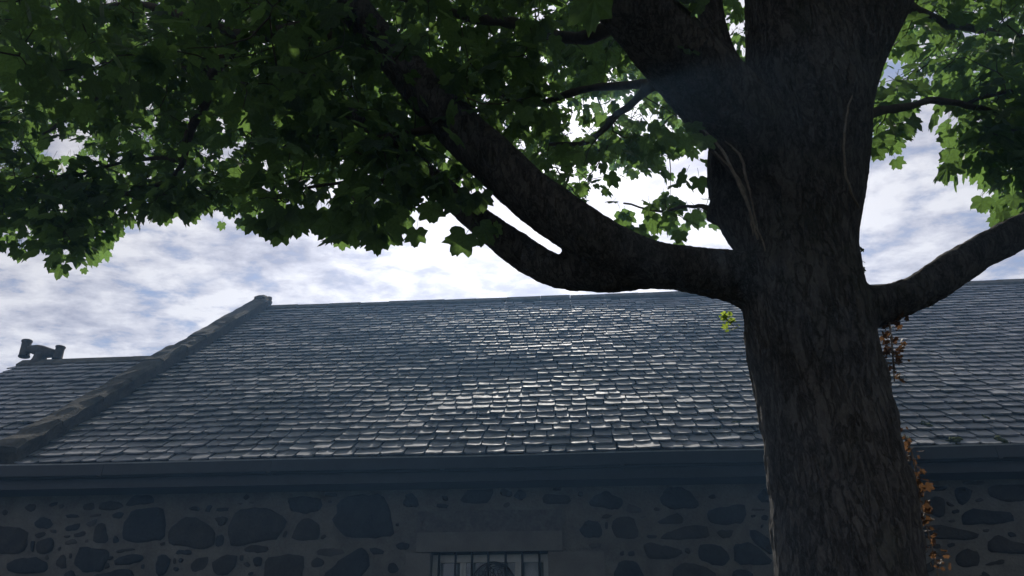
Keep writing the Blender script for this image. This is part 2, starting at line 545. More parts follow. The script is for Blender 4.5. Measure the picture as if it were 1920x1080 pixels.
# gable coping (skew) of separate stones
def coping():
    base = MB()
    W = 0.34
    a, b = 0.0, SLOPE + 0.12
    x0, x1 = X_GABLE - W / 2, X_GABLE + W / 2
    v = [roof_pt(x, s, h) for s in (a, b) for x, h in ((x0 + 0.03, -0.3), (x1 - 0.03, -0.3), (x1 - 0.03, 0.17), (x0 + 0.03, 0.17))]
    base.add(v, [(0, 3, 2, 1), (4, 5, 6, 7), (0, 1, 5, 4), (1, 2, 6, 5), (2, 3, 7, 6), (3, 0, 4, 7)])
    c = base.build('gable_coping', M['coping'], b_main)
    s = -0.02
    while s < b - 0.05:
        L = random.uniform(0.55, 1.0)
        L = min(L, b + 0.03 - s)
        n = 7
        vs, fs = [], []
        hz = random.uniform(-0.012, 0.012)
        prof = [(x0, 0.165), (x0 - 0.005, 0.215), (x0 + 0.05, 0.245), (X_GABLE, 0.25), (x1 - 0.05, 0.245), (x1 + 0.005, 0.215), (x1, 0.165)]
        steps = 5
        for i in range(steps):
            t = s + 0.008 + (L - 0.016) * i / (steps - 1)
            for x, h in prof:
                q = roof_pt(x, t, h + hz)
                q += Vector((noise.noise(q * 7), noise.noise(q * 7 + Vector((9, 0, 0))), noise.noise(q * 7 + Vector((0, 9, 0))))) * 0.022
                vs.append(q)
        for i in range(steps - 1):
            for k in range(n - 1):
                fs.append((i * n + k, i * n + k + 1, (i + 1) * n + k + 1, (i + 1) * n + k))
            fs.append((i * n + n - 1, i * n, (i + 1) * n, (i + 1) * n + n - 1))
        fs += [tuple(range(n - 1, -1, -1)), tuple(range((steps - 1) * n, steps * n))]
        m = MB(); m.add(vs, fs); m.build('coping_stone', M['coping'], c)
        s += L
    # apex stone
    bm = bmesh.new(); bmesh.ops.create_icosphere(bm, subdivisions=2, radius=1)
    top = roof_pt(X_GABLE, SLOPE + 0.1, 0.15)
    for v in bm.verts:
        q = Vector((v.co.x * 0.19, v.co.y * 0.2, v.co.z * 0.13))
        v.co = top + q + q.normalized() * 0.03 * noise.noise(q * 9)
    me = bpy.data.meshes.new('apex_stone'); bm.to_mesh(me); bm.free(); me.materials.append(M['coping'])
    obj('apex_stone', me, c)



coping()

# ---------------------------------------------------------------- wall
WIN = dict(x0=at(807, 1040, Y_WALL).x, x1=at(1028, 1040, Y_WALL).x, z1=at(915, 1034, Y_WALL).z, z0=at(915, 1034, Y_WALL).z - 1.25)
Z_TOP = Z_EAVE - 0.24
WX0, WX1 = X_GABLE - 2.6, X_END


def wall_sheet():
    """mortar face with an opening for the window, slightly uneven, plus thickness"""
    xs = sorted(list(np.arange(WX0, WX1, 0.12)) + [WIN['x0'], WIN['x1'], WX1])
    zs = sorted(list(np.arange(0, Z_TOP - 0.02, 0.12)) + [WIN['z0'], WIN['z1'], Z_TOP])
    idx = {}
    vs, fs = [], []
    for j, z in enumerate(zs):
        for i, x in enumerate(xs):
            idx[i, j] = len(vs)
            edge = (abs(x - WIN['x0']) < 1e-6 or abs(x - WIN['x1']) < 1e-6) or z in (WIN['z0'], WIN['z1'])
            dy = 0 if edge else 0.012 * noise.noise((x * 2.3, z * 2.3, 0)) + 0.006 * noise.noise((x * 9, z * 9, 4))
            vs.append((x, Y_WALL + dy, z))
    for j in range(len(zs) - 1):
        for i in range(len(xs) - 1):
            cx, cz = (xs[i] + xs[i + 1]) / 2, (zs[j] + zs[j + 1]) / 2
            if WIN['x0'] < cx < WIN['x1'] and WIN['z0'] < cz < WIN['z1']: continue
            fs.append((idx[i, j], idx[i + 1, j], idx[i + 1, j + 1], idx[i, j + 1]))
    m = MB(); m.add(vs, fs)
    b = len(m.v)
    y2 = Y_WALL + 0.55
    x0, x1, z0, z1 = WIN['x0'], WIN['x1'], WIN['z0'], WIN['z1']
    q = [(x0, z0), (x1, z0), (x1, z1), (x0, z1)]
    m.add([(x, Y_WALL, z) for x, z in q] + [(x, Y_WALL + 0.3, z) for x, z in q], [(i, i + 4, (i + 1) % 4 + 4, (i + 1) % 4) for i in range(4)])
    # far gables and rear so that the building is closed
    yr = RIDGE.y + RUN - 0.35
    for x in (X_GABLE - 0.05, WX1):
        m.add([(x, Y_WALL, 0), (x, yr, 0), (x, yr, Z_TOP), (x, RIDGE.y, Z_RIDGE - 0.15), (x, Y_WALL, Z_TOP)], [(0, 1, 2, 3, 4)])
    m.add([(X_GABLE - 0.05, yr, 0), (WX1, yr, 0), (WX1, yr, Z_TOP), (X_GABLE - 0.05, yr, Z_TOP)], [(0, 1, 2, 3)])
    w = m.build('wall', M['mortar'], b_main)
    w['label'] = 'random rubble wall with pale mortar between dark stones'
    return w


wall = wall_sheet()

# stones read off the photograph: (origin, zoom, list of outlines)
ST = [
 (0, 880, 5.333, [
  [(1215,600),(1240,520),(1320,400),(1640,370),(1650,560),(1640,700),(1370,740),(1210,710)],
  [(740,880),(800,770),(1080,800),(1085,870),(1010,1020),(830,1035),(750,960)],
  [(60,950),(120,910),(320,870),(440,920),(475,980),(440,1030),(130,1045),(65,1000)],
  [(360,730),(500,680),(535,700),(530,800),(420,860),(365,840)], [(955,535),(1040,535),(1085,735),(930,735),(935,640)],
  [(330,540),(400,480),(500,490),(525,540),(480,590),(360,590)], [(640,575),(790,535),(800,560),(770,605),(660,620)],
  [(840,540),(980,480),(950,550),(880,580)], [(720,650),(840,610),(860,650),(800,680),(740,680)], [(640,720),(740,690),(775,740),(650,755)],
  [(545,930),(640,830),(665,990),(600,1005),(555,970)], [(1125,920),(1180,870),(1380,840),(1450,870),(1400,930),(1140,965)],
  [(1140,820),(1280,780),(1370,800),(1180,835)], [(900,1060),(1320,980),(1330,1067),(1330,1200),(900,1200)],
  [(1240,375),(1320,250),(1520,250),(1550,330),(1440,350)], [(985,330),(1180,310),(1240,370),(1150,410),(980,405)],
  [(820,350),(930,330),(940,400),(830,405)], [(1100,450),(1180,420),(1245,440),(1200,490),(1120,490)], [(640,460),(700,440),(800,455),(790,480),(660,485)],
  [(880,460),(1000,440),(1015,460),(890,480)], [(330,650),(440,620),(455,650),(370,695)], [(490,600),(560,600),(550,640),(500,630)],
  [(630,665),(700,655),(690,680),(640,685)], [(840,710),(880,690),(880,730),(840,735)], [(1120,720),(1140,650),(1190,710),(1140,740)],
  [(305,715),(345,715),(320,840),(305,820)], [(570,790),(605,765),(600,800),(575,815)], [(440,880),(470,850),(480,900),(445,905)],
  [(690,840),(715,840),(710,890),(690,895)], [(1030,990),(1065,920),(1095,975),(1050,995)], [(1070,900),(1110,860),(1130,880),(1085,910)],
  [(1560,870),(1640,840),(1700,890),(1690,960),(1640,1060),(1560,1060)], [(1400,960),(1440,940),(1440,990),(1405,1000)], [(1590,740),(1650,720),(1640,755),(1600,765)],
  [(1740,850),(1770,800),(1900,800),(1915,855)], [(-200,540),(280,590),(250,840),(-200,850)], [(1730,880),(1755,890),(1750,945),(1725,940)], [(1780,920),(1800,880),(1840,905),(1800,935)]]),
 (340, 880, 5.333, [
  [(-140,640),(-90,560),(20,480),(150,480),(260,540),(340,640),(320,760),(230,800),(0,765),(-130,760)],
  [(450,590),(540,420),(740,370),(900,390),(1000,450),(1050,540),(1000,640),(960,700),(760,725),(600,770),(490,770),(470,680)],
  [(1040,290),(1200,265),(1390,285),(1420,350),(1380,410),(1230,445),(1100,420)], [(1090,700),(1120,600),(1200,490),(1290,490),(1380,560),(1380,660),(1340,700),(1160,715)],
  [(320,490),(400,465),(475,480),(430,560),(380,570)], [(340,660),(410,645),(430,700),(405,775),(340,770)], [(600,800),(700,750),(880,770),(860,830),(650,830)],
  [(820,1060),(840,880),(1100,840),(1230,870),(1220,1000),(1200,1150),(820,1150)], [(280,940),(400,870),(560,860),(545,970),(470,1060),(330,1050)],
  [(80,960),(140,890),(270,880),(240,1000),(110,1030)], [(1280,930),(1340,870),(1430,930),(1400,970),(1300,980)],
  [(1420,1050),(1560,920),(1800,770),(1850,800),(1890,940),(1840,1030),(1700,1150),(1400,1150)], [(1330,830),(1400,780),(1620,800),(1630,840),(1500,870),(1350,860)],
  [(710,900),(760,870),(810,890),(790,970),(730,970)], [(600,950),(650,915),(690,950),(660,985)], [(580,860),(620,850),(610,920),(580,910)],
  [(60,400),(120,360),(180,380),(170,420)], [(220,430),(260,350),(310,350),(280,430)], [(330,390),(480,375),(470,415),(350,420)], [(540,340),(620,330),(600,355)], [(660,330),(740,310),(740,350)],
  [(1000,680),(1030,610),(1060,610),(1040,690)], [(1380,690),(1430,640),(1450,670),(1400,705)], [(1420,240),(1500,230),(1565,245),(1560,275),(1430,270)], [(1460,310),(1500,308),(1505,335),(1465,335)]]),
 (600, 880, 5.333, [
  [(110,510),(165,450),(160,340),(200,290),(310,250),(620,250),(690,380),(740,600),(750,685),(680,660),(560,690),(260,680),(170,610)],
  [(820,340),(860,240),(930,240),(990,330),(985,375),(830,375)], [(1155,340),(1285,345),(1280,390),(1160,385)], [(1210,260),(1280,270),(1285,310),(1230,310)],
  [(1390,320),(1480,160),(1740,155),(1745,200),(1700,320),(1620,350),(1400,330)], [(1020,190),(1100,155),(1160,180),(1130,205)],
  [(480,790),(560,780),(640,810),(630,850),(520,860)], [(740,760),(800,725),(900,740),(880,800),(790,805)], [(750,540),(790,535),(785,570),(755,570)]]),
 (1020, 880, 5.333, [
  [(445,340),(510,250),(630,210),(700,250),(800,290),(790,370),(740,405),(480,370)], [(820,430),(835,330),(990,395),(970,435)],
  [(1145,290),(1180,230),(1240,140),(1380,170),(1500,260),(1555,330),(1530,390),(1300,400),(1180,350)], [(340,620),(420,500),(540,510),(580,600),(585,685),(420,685)],
  [(670,520),(760,470),(900,475),(950,640),(945,695),(700,690)], [(990,760),(1050,720),(1300,780),(1400,830),(1280,900),(1040,900)],
  [(1150,700),(1200,640),(1440,560),(1640,560),(1670,680),(1400,705)], [(1115,530),(1220,480),(1320,430),(1400,470),(1390,540),(1300,550),(1180,545)],
  [(700,1060),(740,900),(930,920),(1020,1060),(1010,1150),(700,1150)], [(570,490),(600,445),(700,455),(650,485)], [(-20,250),(150,250),(270,270),(270,350),(-20,340)],
  [(75,130),(180,140),(170,210),(90,210)], [(300,105),(400,110),(400,160),(310,160)], [(560,110),(700,105),(690,160),(570,160)], [(755,830),(800,810),(800,865),(760,865)],
  [(830,830),(900,810),(910,860),(840,870)], [(430,740),(580,735),(570,780),(470,790)], [(610,530),(640,520),(640,600),(612,600)], [(1020,650),(1140,660),(1120,690),(1030,685)],
  [(955,480),(1030,460),(1020,475),(970,485)]]),
 (1240, 880, 5.4, [
  [(455,420),(570,385),(640,385),(760,345),(850,355),(865,480),(830,555),(520,555),(460,490)], [(380,770),(520,745),(620,780),(690,880),(650,980),(540,970),(370,900)],
  [(735,760),(870,720),(960,780),(1130,920),(1100,975),(740,960)], [(890,620),(960,610),(1100,690),(1140,890),(1000,790),(900,700)],
  [(120,1060),(130,1000),(240,930),(430,980),(560,1060),(540,1150),(120,1150)], [(965,280),(1050,180),(1180,180),(1180,355),(1000,325)], [(465,270),(540,245),(550,295),(480,295)],
  [(555,640),(610,600),(740,610),(700,690),(620,700)], [(720,1040),(810,1000),(920,1040),(920,1150),(720,1150)], [(900,395),(1070,400),(1060,415),(910,415)],
  [(1010,480),(1040,455),(1090,470),(1080,520),(1020,510)], [(1005,570),(1030,550),(1040,580),(1015,595)], [(905,460),(960,455),(955,480),(915,485)]]),
 (1640, 820, 4.154, [
  [(415,500),(470,450),(530,470),(560,560),(530,625),(450,600),(415,550)], [(625,390),(720,385),(770,420),(730,510),(680,530),(640,480)],
  [(875,400),(920,365),(1250,370),(1250,490),(1000,495),(890,450)], [(670,650),(700,590),(760,550),(850,565),(1080,580),(1085,660),(700,685)],
  [(365,720),(410,680),(560,690),(800,740),(830,770),(780,800),(500,790),(380,780)], [(875,820),(960,750),(1060,800),(1250,850),(1250,910),(1000,900),(890,890)],
  [(400,840),(500,820),(530,840),(520,865),(410,860)], [(560,835),(620,820),(635,840),(580,860)], [(620,930),(700,870),(810,880),(820,1000),(720,1020),(640,990)],
  [(1030,740),(1080,735),(1125,770),(1060,785)], [(600,570),(660,555),(670,585),(610,595)], [(570,650),(620,630),(640,655),(600,665)], [(555,490),(640,540),(580,530)],
  [(490,910),(540,890),(560,930),(500,935)], [(670,300),(860,310),(860,370),(690,365)], [(360,380),(590,380),(560,415),(380,415)], [(850,990),(1020,940),(1020,985),(880,1000)],
  [(840,720),(900,710),(890,740),(850,735)], [(780,490),(830,460),(870,490),(800,505)]]),
]


def ring(poly, n):
    """even points round a closed outline with its corners eased"""
    P = np.array(poly, float)
    for _ in range(1):
        Q = np.roll(P, -1, 0)
        P = np.stack([P * 0.86 + Q * 0.14, P * 0.14 + Q * 0.86], 1).reshape(-1, 2)
    L = np.linalg.norm(np.roll(P, -1, 0) - P, axis=1)
    c = np.concatenate([[0], np.cumsum(L)])
    t = np.linspace(0, c[-1], n, endpoint=False)
    P2 = np.vstack([P, P[:1]])
    return np.stack([np.interp(t, c, P2[:, 0]), np.interp(t, c, P2[:, 1])], 1)


def stone_mesh(poly, proud):
    """poly in wall coordinates (x, z)"""
    A = np.array(poly)
    size = (np.ptp(A[:, 0]) * np.ptp(A[:, 1])) ** 0.5
    n = 24 if size > 0.25 else (14 if size > 0.1 else 8)
    rg = ring(poly, n)
    ctr = rg.mean(0)
    jit = random.random() * 50
    vs, fs = [], []
    for sc_, h in ((1.0, -0.03), (0.985, proud * 0.45), (0.88, proud), (0.5, proud * 1.1)):
        for q in rg:
            w = ctr + (q - ctr) * sc_
            k = noise.noise((w[0] * 6 + jit, w[1] * 6, 0))
            w = w + (q - ctr) / (np.linalg.norm(q - ctr) + 1e-6) * (0.018 * noise.noise((q[0] * 9 + jit, q[1] * 9, 2)) + 0.012 * noise.noise((q[0] * 23 + jit, q[1] * 23, 2))) * min(1, size / 0.15)
            hh = h if h < 0 else h + (0.012 * k + 0.006 * noise.noise((w[0] * 19, w[1] * 19, jit))) * (1 if size > 0.12 else 0.4)
            vs.append((w[0], Y_WALL - hh, w[1]))
    for r_ in range(3):
        for i in range(n):
            fs.append((r_ * n + i, r_ * n + (i + 1) % n, (r_ + 1) * n + (i + 1) % n, (r_ + 1) * n + i))
    fs.append(tuple(range(3 * n, 4 * n)))
    return vs, fs


def stones():
    polys = []
    for ox, oy, z, L in ST:
        for pl in L:
            q = [at(ox + a / z, oy + b / z, Y_WALL - 0.015) for a, b in pl]
            polys.append([(p.x, min(p.z, Z_TOP - 0.02)) for p in q])
    disks = []
    def cover(pl):
        A = np.array(pl); c = A.mean(0)
        for t in (0, 0.35, 0.7):
            for q in ring(pl, 10):
                w = q * (1 - t) + c * t
                disks.append((w[0], w[1], max(0.02, np.linalg.norm(q - c) * 0.34)))
    for pl in polys: cover(pl)
    keep = [WIN['x0'] - 0.33, WIN['x1'] + 0.62, WIN['z0'] - 0.2, WIN['z1'] + 0.44]
    extra = []
    D = np.array(disks)
    for size, tries in ((0.24, 700), (0.15, 900), (0.085, 1600), (0.045, 2600)):
        for _ in range(tries):
            x, z_ = random.uniform(WX0 + 0.3, 9.0), random.uniform(0.1, Z_TOP - 0.06)
            q = proj(Vector((x, Y_WALL, z_)))
            seen = q is not None and -20 < q[0] < 1940 and q[1] < 1095
            if seen and size > 0.1: continue
            if not seen and size < 0.1: continue
            if keep[0] < x < keep[1] and keep[2] < z_ < keep[3]: continue
            a, b = size * random.uniform(0.75, 1.5), size * random.uniform(0.45, 0.8)
            rr = max(a, b) * 0.62
            if np.any((D[:, 0] - x) ** 2 + (D[:, 1] - z_) ** 2 < (D[:, 2] + rr + 0.008) ** 2): continue
            n = random.randint(5, 8); ph = random.random() * 6.28; rot = random.gauss(0, 0.35)
            pl = []
            for i in range(n):
                t = ph + 2 * math.pi * i / n
                u, v = a * math.cos(t) * random.uniform(0.75, 1.1), b * math.sin(t) * random.uniform(0.75, 1.1)
                pl.append((x + u * math.cos(rot) - v * math.sin(rot), z_ + u * math.sin(rot) + v * math.cos(rot)))
            if max(p[1] for p in pl) > Z_TOP - 0.02: continue
            extra.append((size, seen, pl))
            D = np.vstack([D, [[x, z_, rr]]])
    mats = [M['stone_a'], M['stone_a'], M['stone_b'], M['stone_b'], M['stone_c']]
    cnt = 0
    for pl in polys:
        A = np.array(pl); big = np.ptp(A[:, 0]) * np.ptp(A[:, 1]) > 0.03
        v, f = stone_mesh(pl, random.uniform(0.018, 0.034) if big else random.uniform(0.008, 0.018))
        mt = random.choice(mats[:4]) if big else random.choice(mats)
        obj('stone', mesh('stone', v, f, mt, True), wall); cnt += 1
    extra.sort(key=lambda t: (not t[1], -t[0]))
    rest = MB()
    for size, seen, pl in extra:
        v, f = stone_mesh(pl, random.uniform(0.006, 0.016) + 0.05 * size)
        if cnt < 300 and seen:
            obj('stone', mesh('stone', v, f, random.choice(mats), True), wall); cnt += 1
        else: rest.add(v, f)
    if rest.v: tag(rest.build('rubble', M['stone_b'], wall), kind='stuff')
    print('stones', cnt, 'extra', len(extra))


stones()


def window():
    x0, x1, z0, z1 = WIN['x0'], WIN['x1'], WIN['z0'], WIN['z1']
    # lintel in two beds: tooled face above, smooth margin below; jambs; sill
    la, lb = at(780, 1033, Y_WALL).x, at(1056, 1033, Y_WALL).x
    zt, zm = at(900, 958, Y_WALL).z, at(900, 998, Y_WALL).z
    m = MB(); m.box((la, Y_WALL - 0.022, z1), (lb, Y_WALL + 0.25, zt))
    lin = m.build('lintel', M['tooled'], b_main); lin['label'] = 'long tooled stone lintel over the window'
    m = MB(); m.box((la + 0.004, Y_WALL - 0.034, z1 - 0.003), (lb - 0.004, Y_WALL - 0.0225, zm)); m.build('lintel_margin', M['dressed'], lin)
    for a, b in ((x0 - 0.30, x0 + 0.003), (x1 - 0.003, x1 + 0.53)):
        zz = z0
        while zz < z1 - 0.05:
            h = min(random.uniform(0.35, 0.55), z1 - 0.006 - zz)
            w = random.uniform(-0.05, 0.05)
            m = MB(); m.box((a + (w if a < x0 else 0), Y_WALL - 0.02, zz), (b + (w if a > x0 else 0), Y_WALL + 0.2, zz + h - 0.008)); m.build('jamb_stone', M['dressed'], b_main)
            zz += h
    m = MB(); m.box((x0 - 0.15, Y_WALL - 0.07, z0 - 0.14), (x1 + 0.15, Y_WALL + 0.2, z0)); m.build('sill', M['dressed'], b_main)
    yf = Y_WALL + 0.13
    e = MB()
    fw = 0.055
    zt_ = z1 - 0.012
    e.box((x0 + 0.004, yf, z0), (x0 + fw, yf + 0.06, zt_)); e.box((x1 - fw, yf, z0), (x1 - 0.004, yf + 0.06, zt_))
    e.box((x0 + fw, yf + 0.001, zt_ - 0.075), (x1 - fw, yf + 0.059, zt_)); e.box((x0 + fw, yf + 0.001, z0), (x1 - fw, yf + 0.059, z0 + 0.06))
    win = e.build('window', M['white_paint'], b_main)
    win['label'] = 'white framed window behind black bars with a round ornament'
    ins = Y_WALL + 0.17
    for px in (869, 922, 972):
        cx = at(px, 1065, ins).x
        m = MB(); m.box((cx - 0.030, yf + 0.005, z0 + 0.061), (cx - 0.004, yf + 0.05, zt_ - 0.076)); m.box((cx + 0.004, yf + 0.005, z0 + 0.061), (cx + 0.030, yf + 0.05, zt_ - 0.076))
        m.box((cx - 0.004, yf + 0.018, z0 + 0.061), (cx + 0.004, yf + 0.05, zt_ - 0.076))
        m.build('mullion', M['white_paint'], win)
    edges = [x0 + fw] + [at(px, 1065, ins).x for px in (869, 922, 972)] + [x1 - fw]
    for a, b in zip(edges[:-1], edges[1:]):
        m = MB(); m.box((a + 0.03, yf + 0.026, z0 + 0.06), (b - 0.03, yf + 0.030, zt_ - 0.07)); m.build('pane', M['glass'], win)
    m = MB(); m.box((x0 + 0.01, yf + 0.10, z0), (x1 - 0.01, yf + 0.11, zt_)); m.build('blind', M['blind'], win)
    for px in (823, 854, 885, 915.5, 948, 979.5, 1011.5):
        c = at(px, 1058, Y_WALL + 0.05)
        m = MB(); m.tube([(c.x, Y_WALL + 0.05, z0 - 0.02), (c.x, Y_WALL + 0.05, z1 + 0.02)], 0.0125, 10)
        m.build('bar', M['iron'], win, True)
    # round openwork ornament hung inside the bars
    cc = at(925, 1098, Y_WALL + 0.09); rr = 0.225
    m = MB()
    def circ(cx, cz, r, th, n=30):
        pts = [(cx + r * math.cos(2 * math.pi * k / n), cc.y, cz + r * math.sin(2 * math.pi * k / n)) for k in range(n + 1)]
        m.tube(pts, th, 5, False)
    circ(cc.x, cc.z, rr, 0.009, 48)
    circ(cc.x, cc.z, rr * 0.93, 0.004, 48)
    rr_ = random.Random(4)
    for k in range(12):
        a = 2 * math.pi * k / 12
        pts = []
        for j in range(14):
            t = j / 13
            ang = a + 1.1 * math.sin(t * 3.0) + 0.15 * math.sin(9 * t + k)
            rad = rr * (0.1 + 0.83 * t)
            pts.append((cc.x + rad * math.cos(ang), cc.y, cc.z + rad * math.sin(ang)))
        m.tube(pts, 0.0055, 4, False)
        for t in (0.45, 0.65, 0.82):
            ang = a + 1.1 * math.sin(t * 3.0) + 0.13; rad = rr * (0.1 + 0.83 * t)
            circ(cc.x + rad * math.cos(ang), cc.z + rad * math.sin(ang), 0.022 * t + 0.006, 0.0045, 9)
    m.build('roundel', M['iron'], win, True)


window()

# ---------------------------------------------------------------- neighbour on the left, lower ridge
b2 = empty('slate_roofed_annexe', (X_GABLE - 1.5, Y_WALL, 0))
tag(b2, 'lower slate-roofed annexe at far left with a clay cowl on its ridge', 'building')
DROP = 0.09
# ridge seen at 180,678 on the dropped roof plane
def on_roof(px, py, drop=0.0):
    d = ray(px, py)
    o = Vector((0, Y_EAVE, Z_EAVE - drop))
    t = (o - CAM).dot(en) / d.dot(en)
    p = CAM + d * t
    return p, (p - o).dot(es)


pr, s2 = on_roof(180, 681, DROP)
pl, _ = on_roof(36, 690, DROP)
X2 = pl.x
make_roof(b2, X2, X_GABLE - 0.12, s2, GAUGE, DROP, 300, 'lower grey slate roof left of the gable coping')
ridge_run(b2, X2 - 0.03, X_GABLE - 0.10, Y_EAVE + s2 * math.cos(RP), Z_EAVE - DROP + s2 * math.sin(RP), 0.20)
yr2 = Y_EAVE + s2 * math.cos(RP); zr2 = Z_EAVE - DROP + s2 * math.sin(RP)
m = MB()
m.add([(X2, yr2, zr2 - 0.02), (X_GABLE - 0.2, yr2, zr2 - 0.02), (X_GABLE - 0.2, 2 * yr2 - Y_EAVE, Z_EAVE - DROP), (X2, 2 * yr2 - Y_EAVE, Z_EAVE - DROP)], [(0, 1, 2, 3)])
m.build('rear_slope', M['slate'], b2)
m = MB()
yb = 2 * yr2 - Y_EAVE - 0.3
m.add([(X2 + 0.06, Y_WALL + 0.02, 0), (X2 + 0.06, yb, 0), (X2 + 0.06, yb, Z_EAVE - 0.3), (X2 + 0.06, yr2, zr2 - 0.2), (X2 + 0.06, Y_WALL + 0.02, Z_EAVE - 0.3)], [(0, 1, 2, 3, 4)])
m.add([(X2 + 0.06, Y_WALL + 0.02, 0), (X_GABLE - 0.1, Y_WALL + 0.02, 0), (X_GABLE - 0.1, Y_WALL + 0.02, Z_EAVE - 0.2), (X2 + 0.06, Y_WALL + 0.02, Z_EAVE - 0.2)], [(0, 1, 2, 3)])
m.build('wall', M['mortar'], b2)


def cowl():
    """clay H-cowl: a necked hood with an open barrel at each end"""
    base = at(76, 674, yr2)
    dpt = depth(base); u = dpt / F_PX            # metres for one photo pixel here
    yc = yr2
    ax = Vector((0.93, -0.36, 0)).normalized()
    zb = zr2 + 0.03
    c0 = Vector((at(71, 660, yc).x, yc, 0))
    W = lambda px, py: at(px, py, yc)
    hood = MB()
    # neck rising into a rounded cross tube
    ctr = W(74, 674)
    prof = [(0.155, -0.10), (0.145, 0.0), (0.118, 0.05), (0.105, 0.10), (0.10, 0.14), (0.08, 0.18), (0.04, 0.20), (0.0, 0.205)]
    hood.lathe(prof, 22, (ctr.x, yc, zb - 0.02))
    hood.tube([W(50, 655), W(60, 655), W(68, 656), W(77, 658), (W(92, 662)), W(110, 664)], [0.055, 0.070, 0.088, 0.095, 0.085, 0.055], 18)
    h = hood.build('chimney_cowl', M['clay'], b2, True)
    h['label'] = 'sooty clay chimney cowl with two open barrels'
    for (tx, ty), (bx, by), r in (((51, 639), (45, 669), 0.080), ((114, 650), (107, 674), 0.074)):
        t, bt = W(tx, ty), W(bx, by)
        axis = (t - bt)
        L = axis.length
        p = [(r * 0.82, L * 0.02), (r * 1.08, 0.0), (r * 1.1, 0.012), (r * 1.0, 0.03), (r * 0.97, L * 0.35), (r * 0.92, L * 0.7), (r * 0.90, L - 0.03), (r * 1.04, L - 0.02), (r * 1.04, L), (r * 0.80, L), (r * 0.76, L * 0.5), (r * 0.82, L * 0.02)]
        m = MB(); m.lathe(p, 20, bt, axis); m.build('barrel', M['clay'], h, True)


cowl()

# ---------------------------------------------------------------- moss and marks on the roof
def blob(name, p, rx, ry, rz, mat, parent, rough=0.4):
    bm = bmesh.new(); bmesh.ops.create_icosphere(bm, subdivisions=3, radius=1)
    B = Matrix((ex, es, en)).transposed()
    sd = random.random() * 99
    for v in bm.verts:
        n = 1 + rough * noise.noise(v.co * 3.2 + Vector((sd, 0, 0))) + rough * 0.8 * noise.noise(v.co * 9 + Vector((sd, 3, 0)))
        q = v.co * n
        v.co = p + B @ Vector((q.x * rx, q.y * ry, max(-0.3, q.z) * rz))
    me = bpy.data.meshes.new(name); bm.to_mesh(me); bm.free(); me.materials.append(mat)
    me.polygons.foreach_set('use_smooth', [True] * len(me.polygons))
    return obj(name, me, parent)


for px, py, w in ((1345, 778, 22), (1380, 802, 34), (1250, 830, 22), (1330, 838, 12), (1790, 833, 34), (1735, 803, 22), (1880, 834, 20), (1800, 760, 26), (1905, 748, 22), (1160, 690, 10), (1342, 808, 18), (1210, 802, 12), (1370, 829, 26), (1700, 828, 14), (1845, 790, 12), (1060, 770, 10), (960, 825, 12)):
    p, s = on_roof(px, py)
    u = depth(p) / F_PX
    for j in range(2):
        q = p + ex * random.gauss(0, w * u * 0.22) + en * 0.03 + es * random.gauss(0, 0.02)
        blob('moss_tuft', q, w * u * random.uniform(0.22, 0.36), 0.06, random.uniform(0.02, 0.04), M['moss'], roof, 0.7)
p, s = on_roof(1112, 723); blob('pale_patch', p + en * 0.035, 0.085, 0.10, 0.018, M['lichen'], roof, 0.3)
p, s = on_roof(749, 711); blob('pale_patch', p + en * 0.05, 0.012, 0.055, 0.02, M['lichen'], roof, 0.2)  # narrow pale fleck of unknown kind, shares the lichen material
#TREE
# ---------------------------------------------------------------- tree
def limb(pts, n=6):
    """pts: (px, py, Y, width in photo pixels) -> list of (Vector, radius)"""
    out = []
    for px, py, Y, w in smooth_path(pts, n):
        p = at(px, py, Y)
        out.append((p, 0.5 * w * depth(p) / F_PX))
    return out


TRUNK = [(1590, 1085, 4.10, 272), (1579, 950, 4.10, 262), (1562, 850, 4.10, 247), (1543, 750, 4.10, 236), (1521, 650, 4.10, 232), (1508, 560, 4.10, 222),
         (1504, 460, 4.10, 200), (1511, 370, 4.08, 208), (1516, 280, 4.05, 218), (1514, 200, 4.02, 226), (1500, 100, 3.98, 200), (1490, 0, 3.92, 185), (1478, -160, 3.85, 170), (1470, -420, 3.8, 150), (1450, -800, 3.75, 130)]
STEM_B = [(1535, 300, 4.05, 180), (1545, 200, 4.02, 172), (1575, 100, 3.97, 165), (1625, 0, 3.92, 155), (1700, -130, 3.85, 140), (1800, -330, 3.8, 120), (1900, -600, 3.8, 100)]
LIMB_C = [(1480, 380, 4.02, 120), (1425, 275, 3.95, 150), (1350, 190, 3.85, 150), (1270, 105, 3.7, 140), (1185, 10, 3.5, 128), (1080, -110, 3.3, 118), (930, -270, 3.1, 100), (760, -430, 2.9, 80)]
LIMB_C2 = [(1400, 240, 3.95, 90), (1365, 140, 3.95, 66), (1338, 60, 3.92, 52), (1325, -30, 3.9, 46), (1305, -160, 3.9, 40)]
LIMB_U = [(1480, 560, 4.08, 150), (1400, 522, 4.05, 112), (1310, 508, 4.02, 88), (1230, 495, 4.02, 82), (1150, 466, 4.03, 92), (1065, 418, 4.05, 98), (985, 357, 4.08, 97), (912, 290, 4.12, 93), (842, 220, 4.16, 86), (772, 145, 4.2, 76), (695, 58, 4.2, 66), (610, -60, 4.2, 56)]
LIMB_L = [(1420, 530, 4.12, 90), (1310, 516, 4.12, 70), (1215, 512, 4.14, 56), (1130, 519, 4.18, 60), (1050, 510, 4.22, 64), (980, 474, 4.28, 62), (912, 425, 4.34, 57), (850, 372, 4.4, 50), (785, 312, 4.46, 42), (715, 250, 4.5, 34), (640, 205, 4.55, 26)]
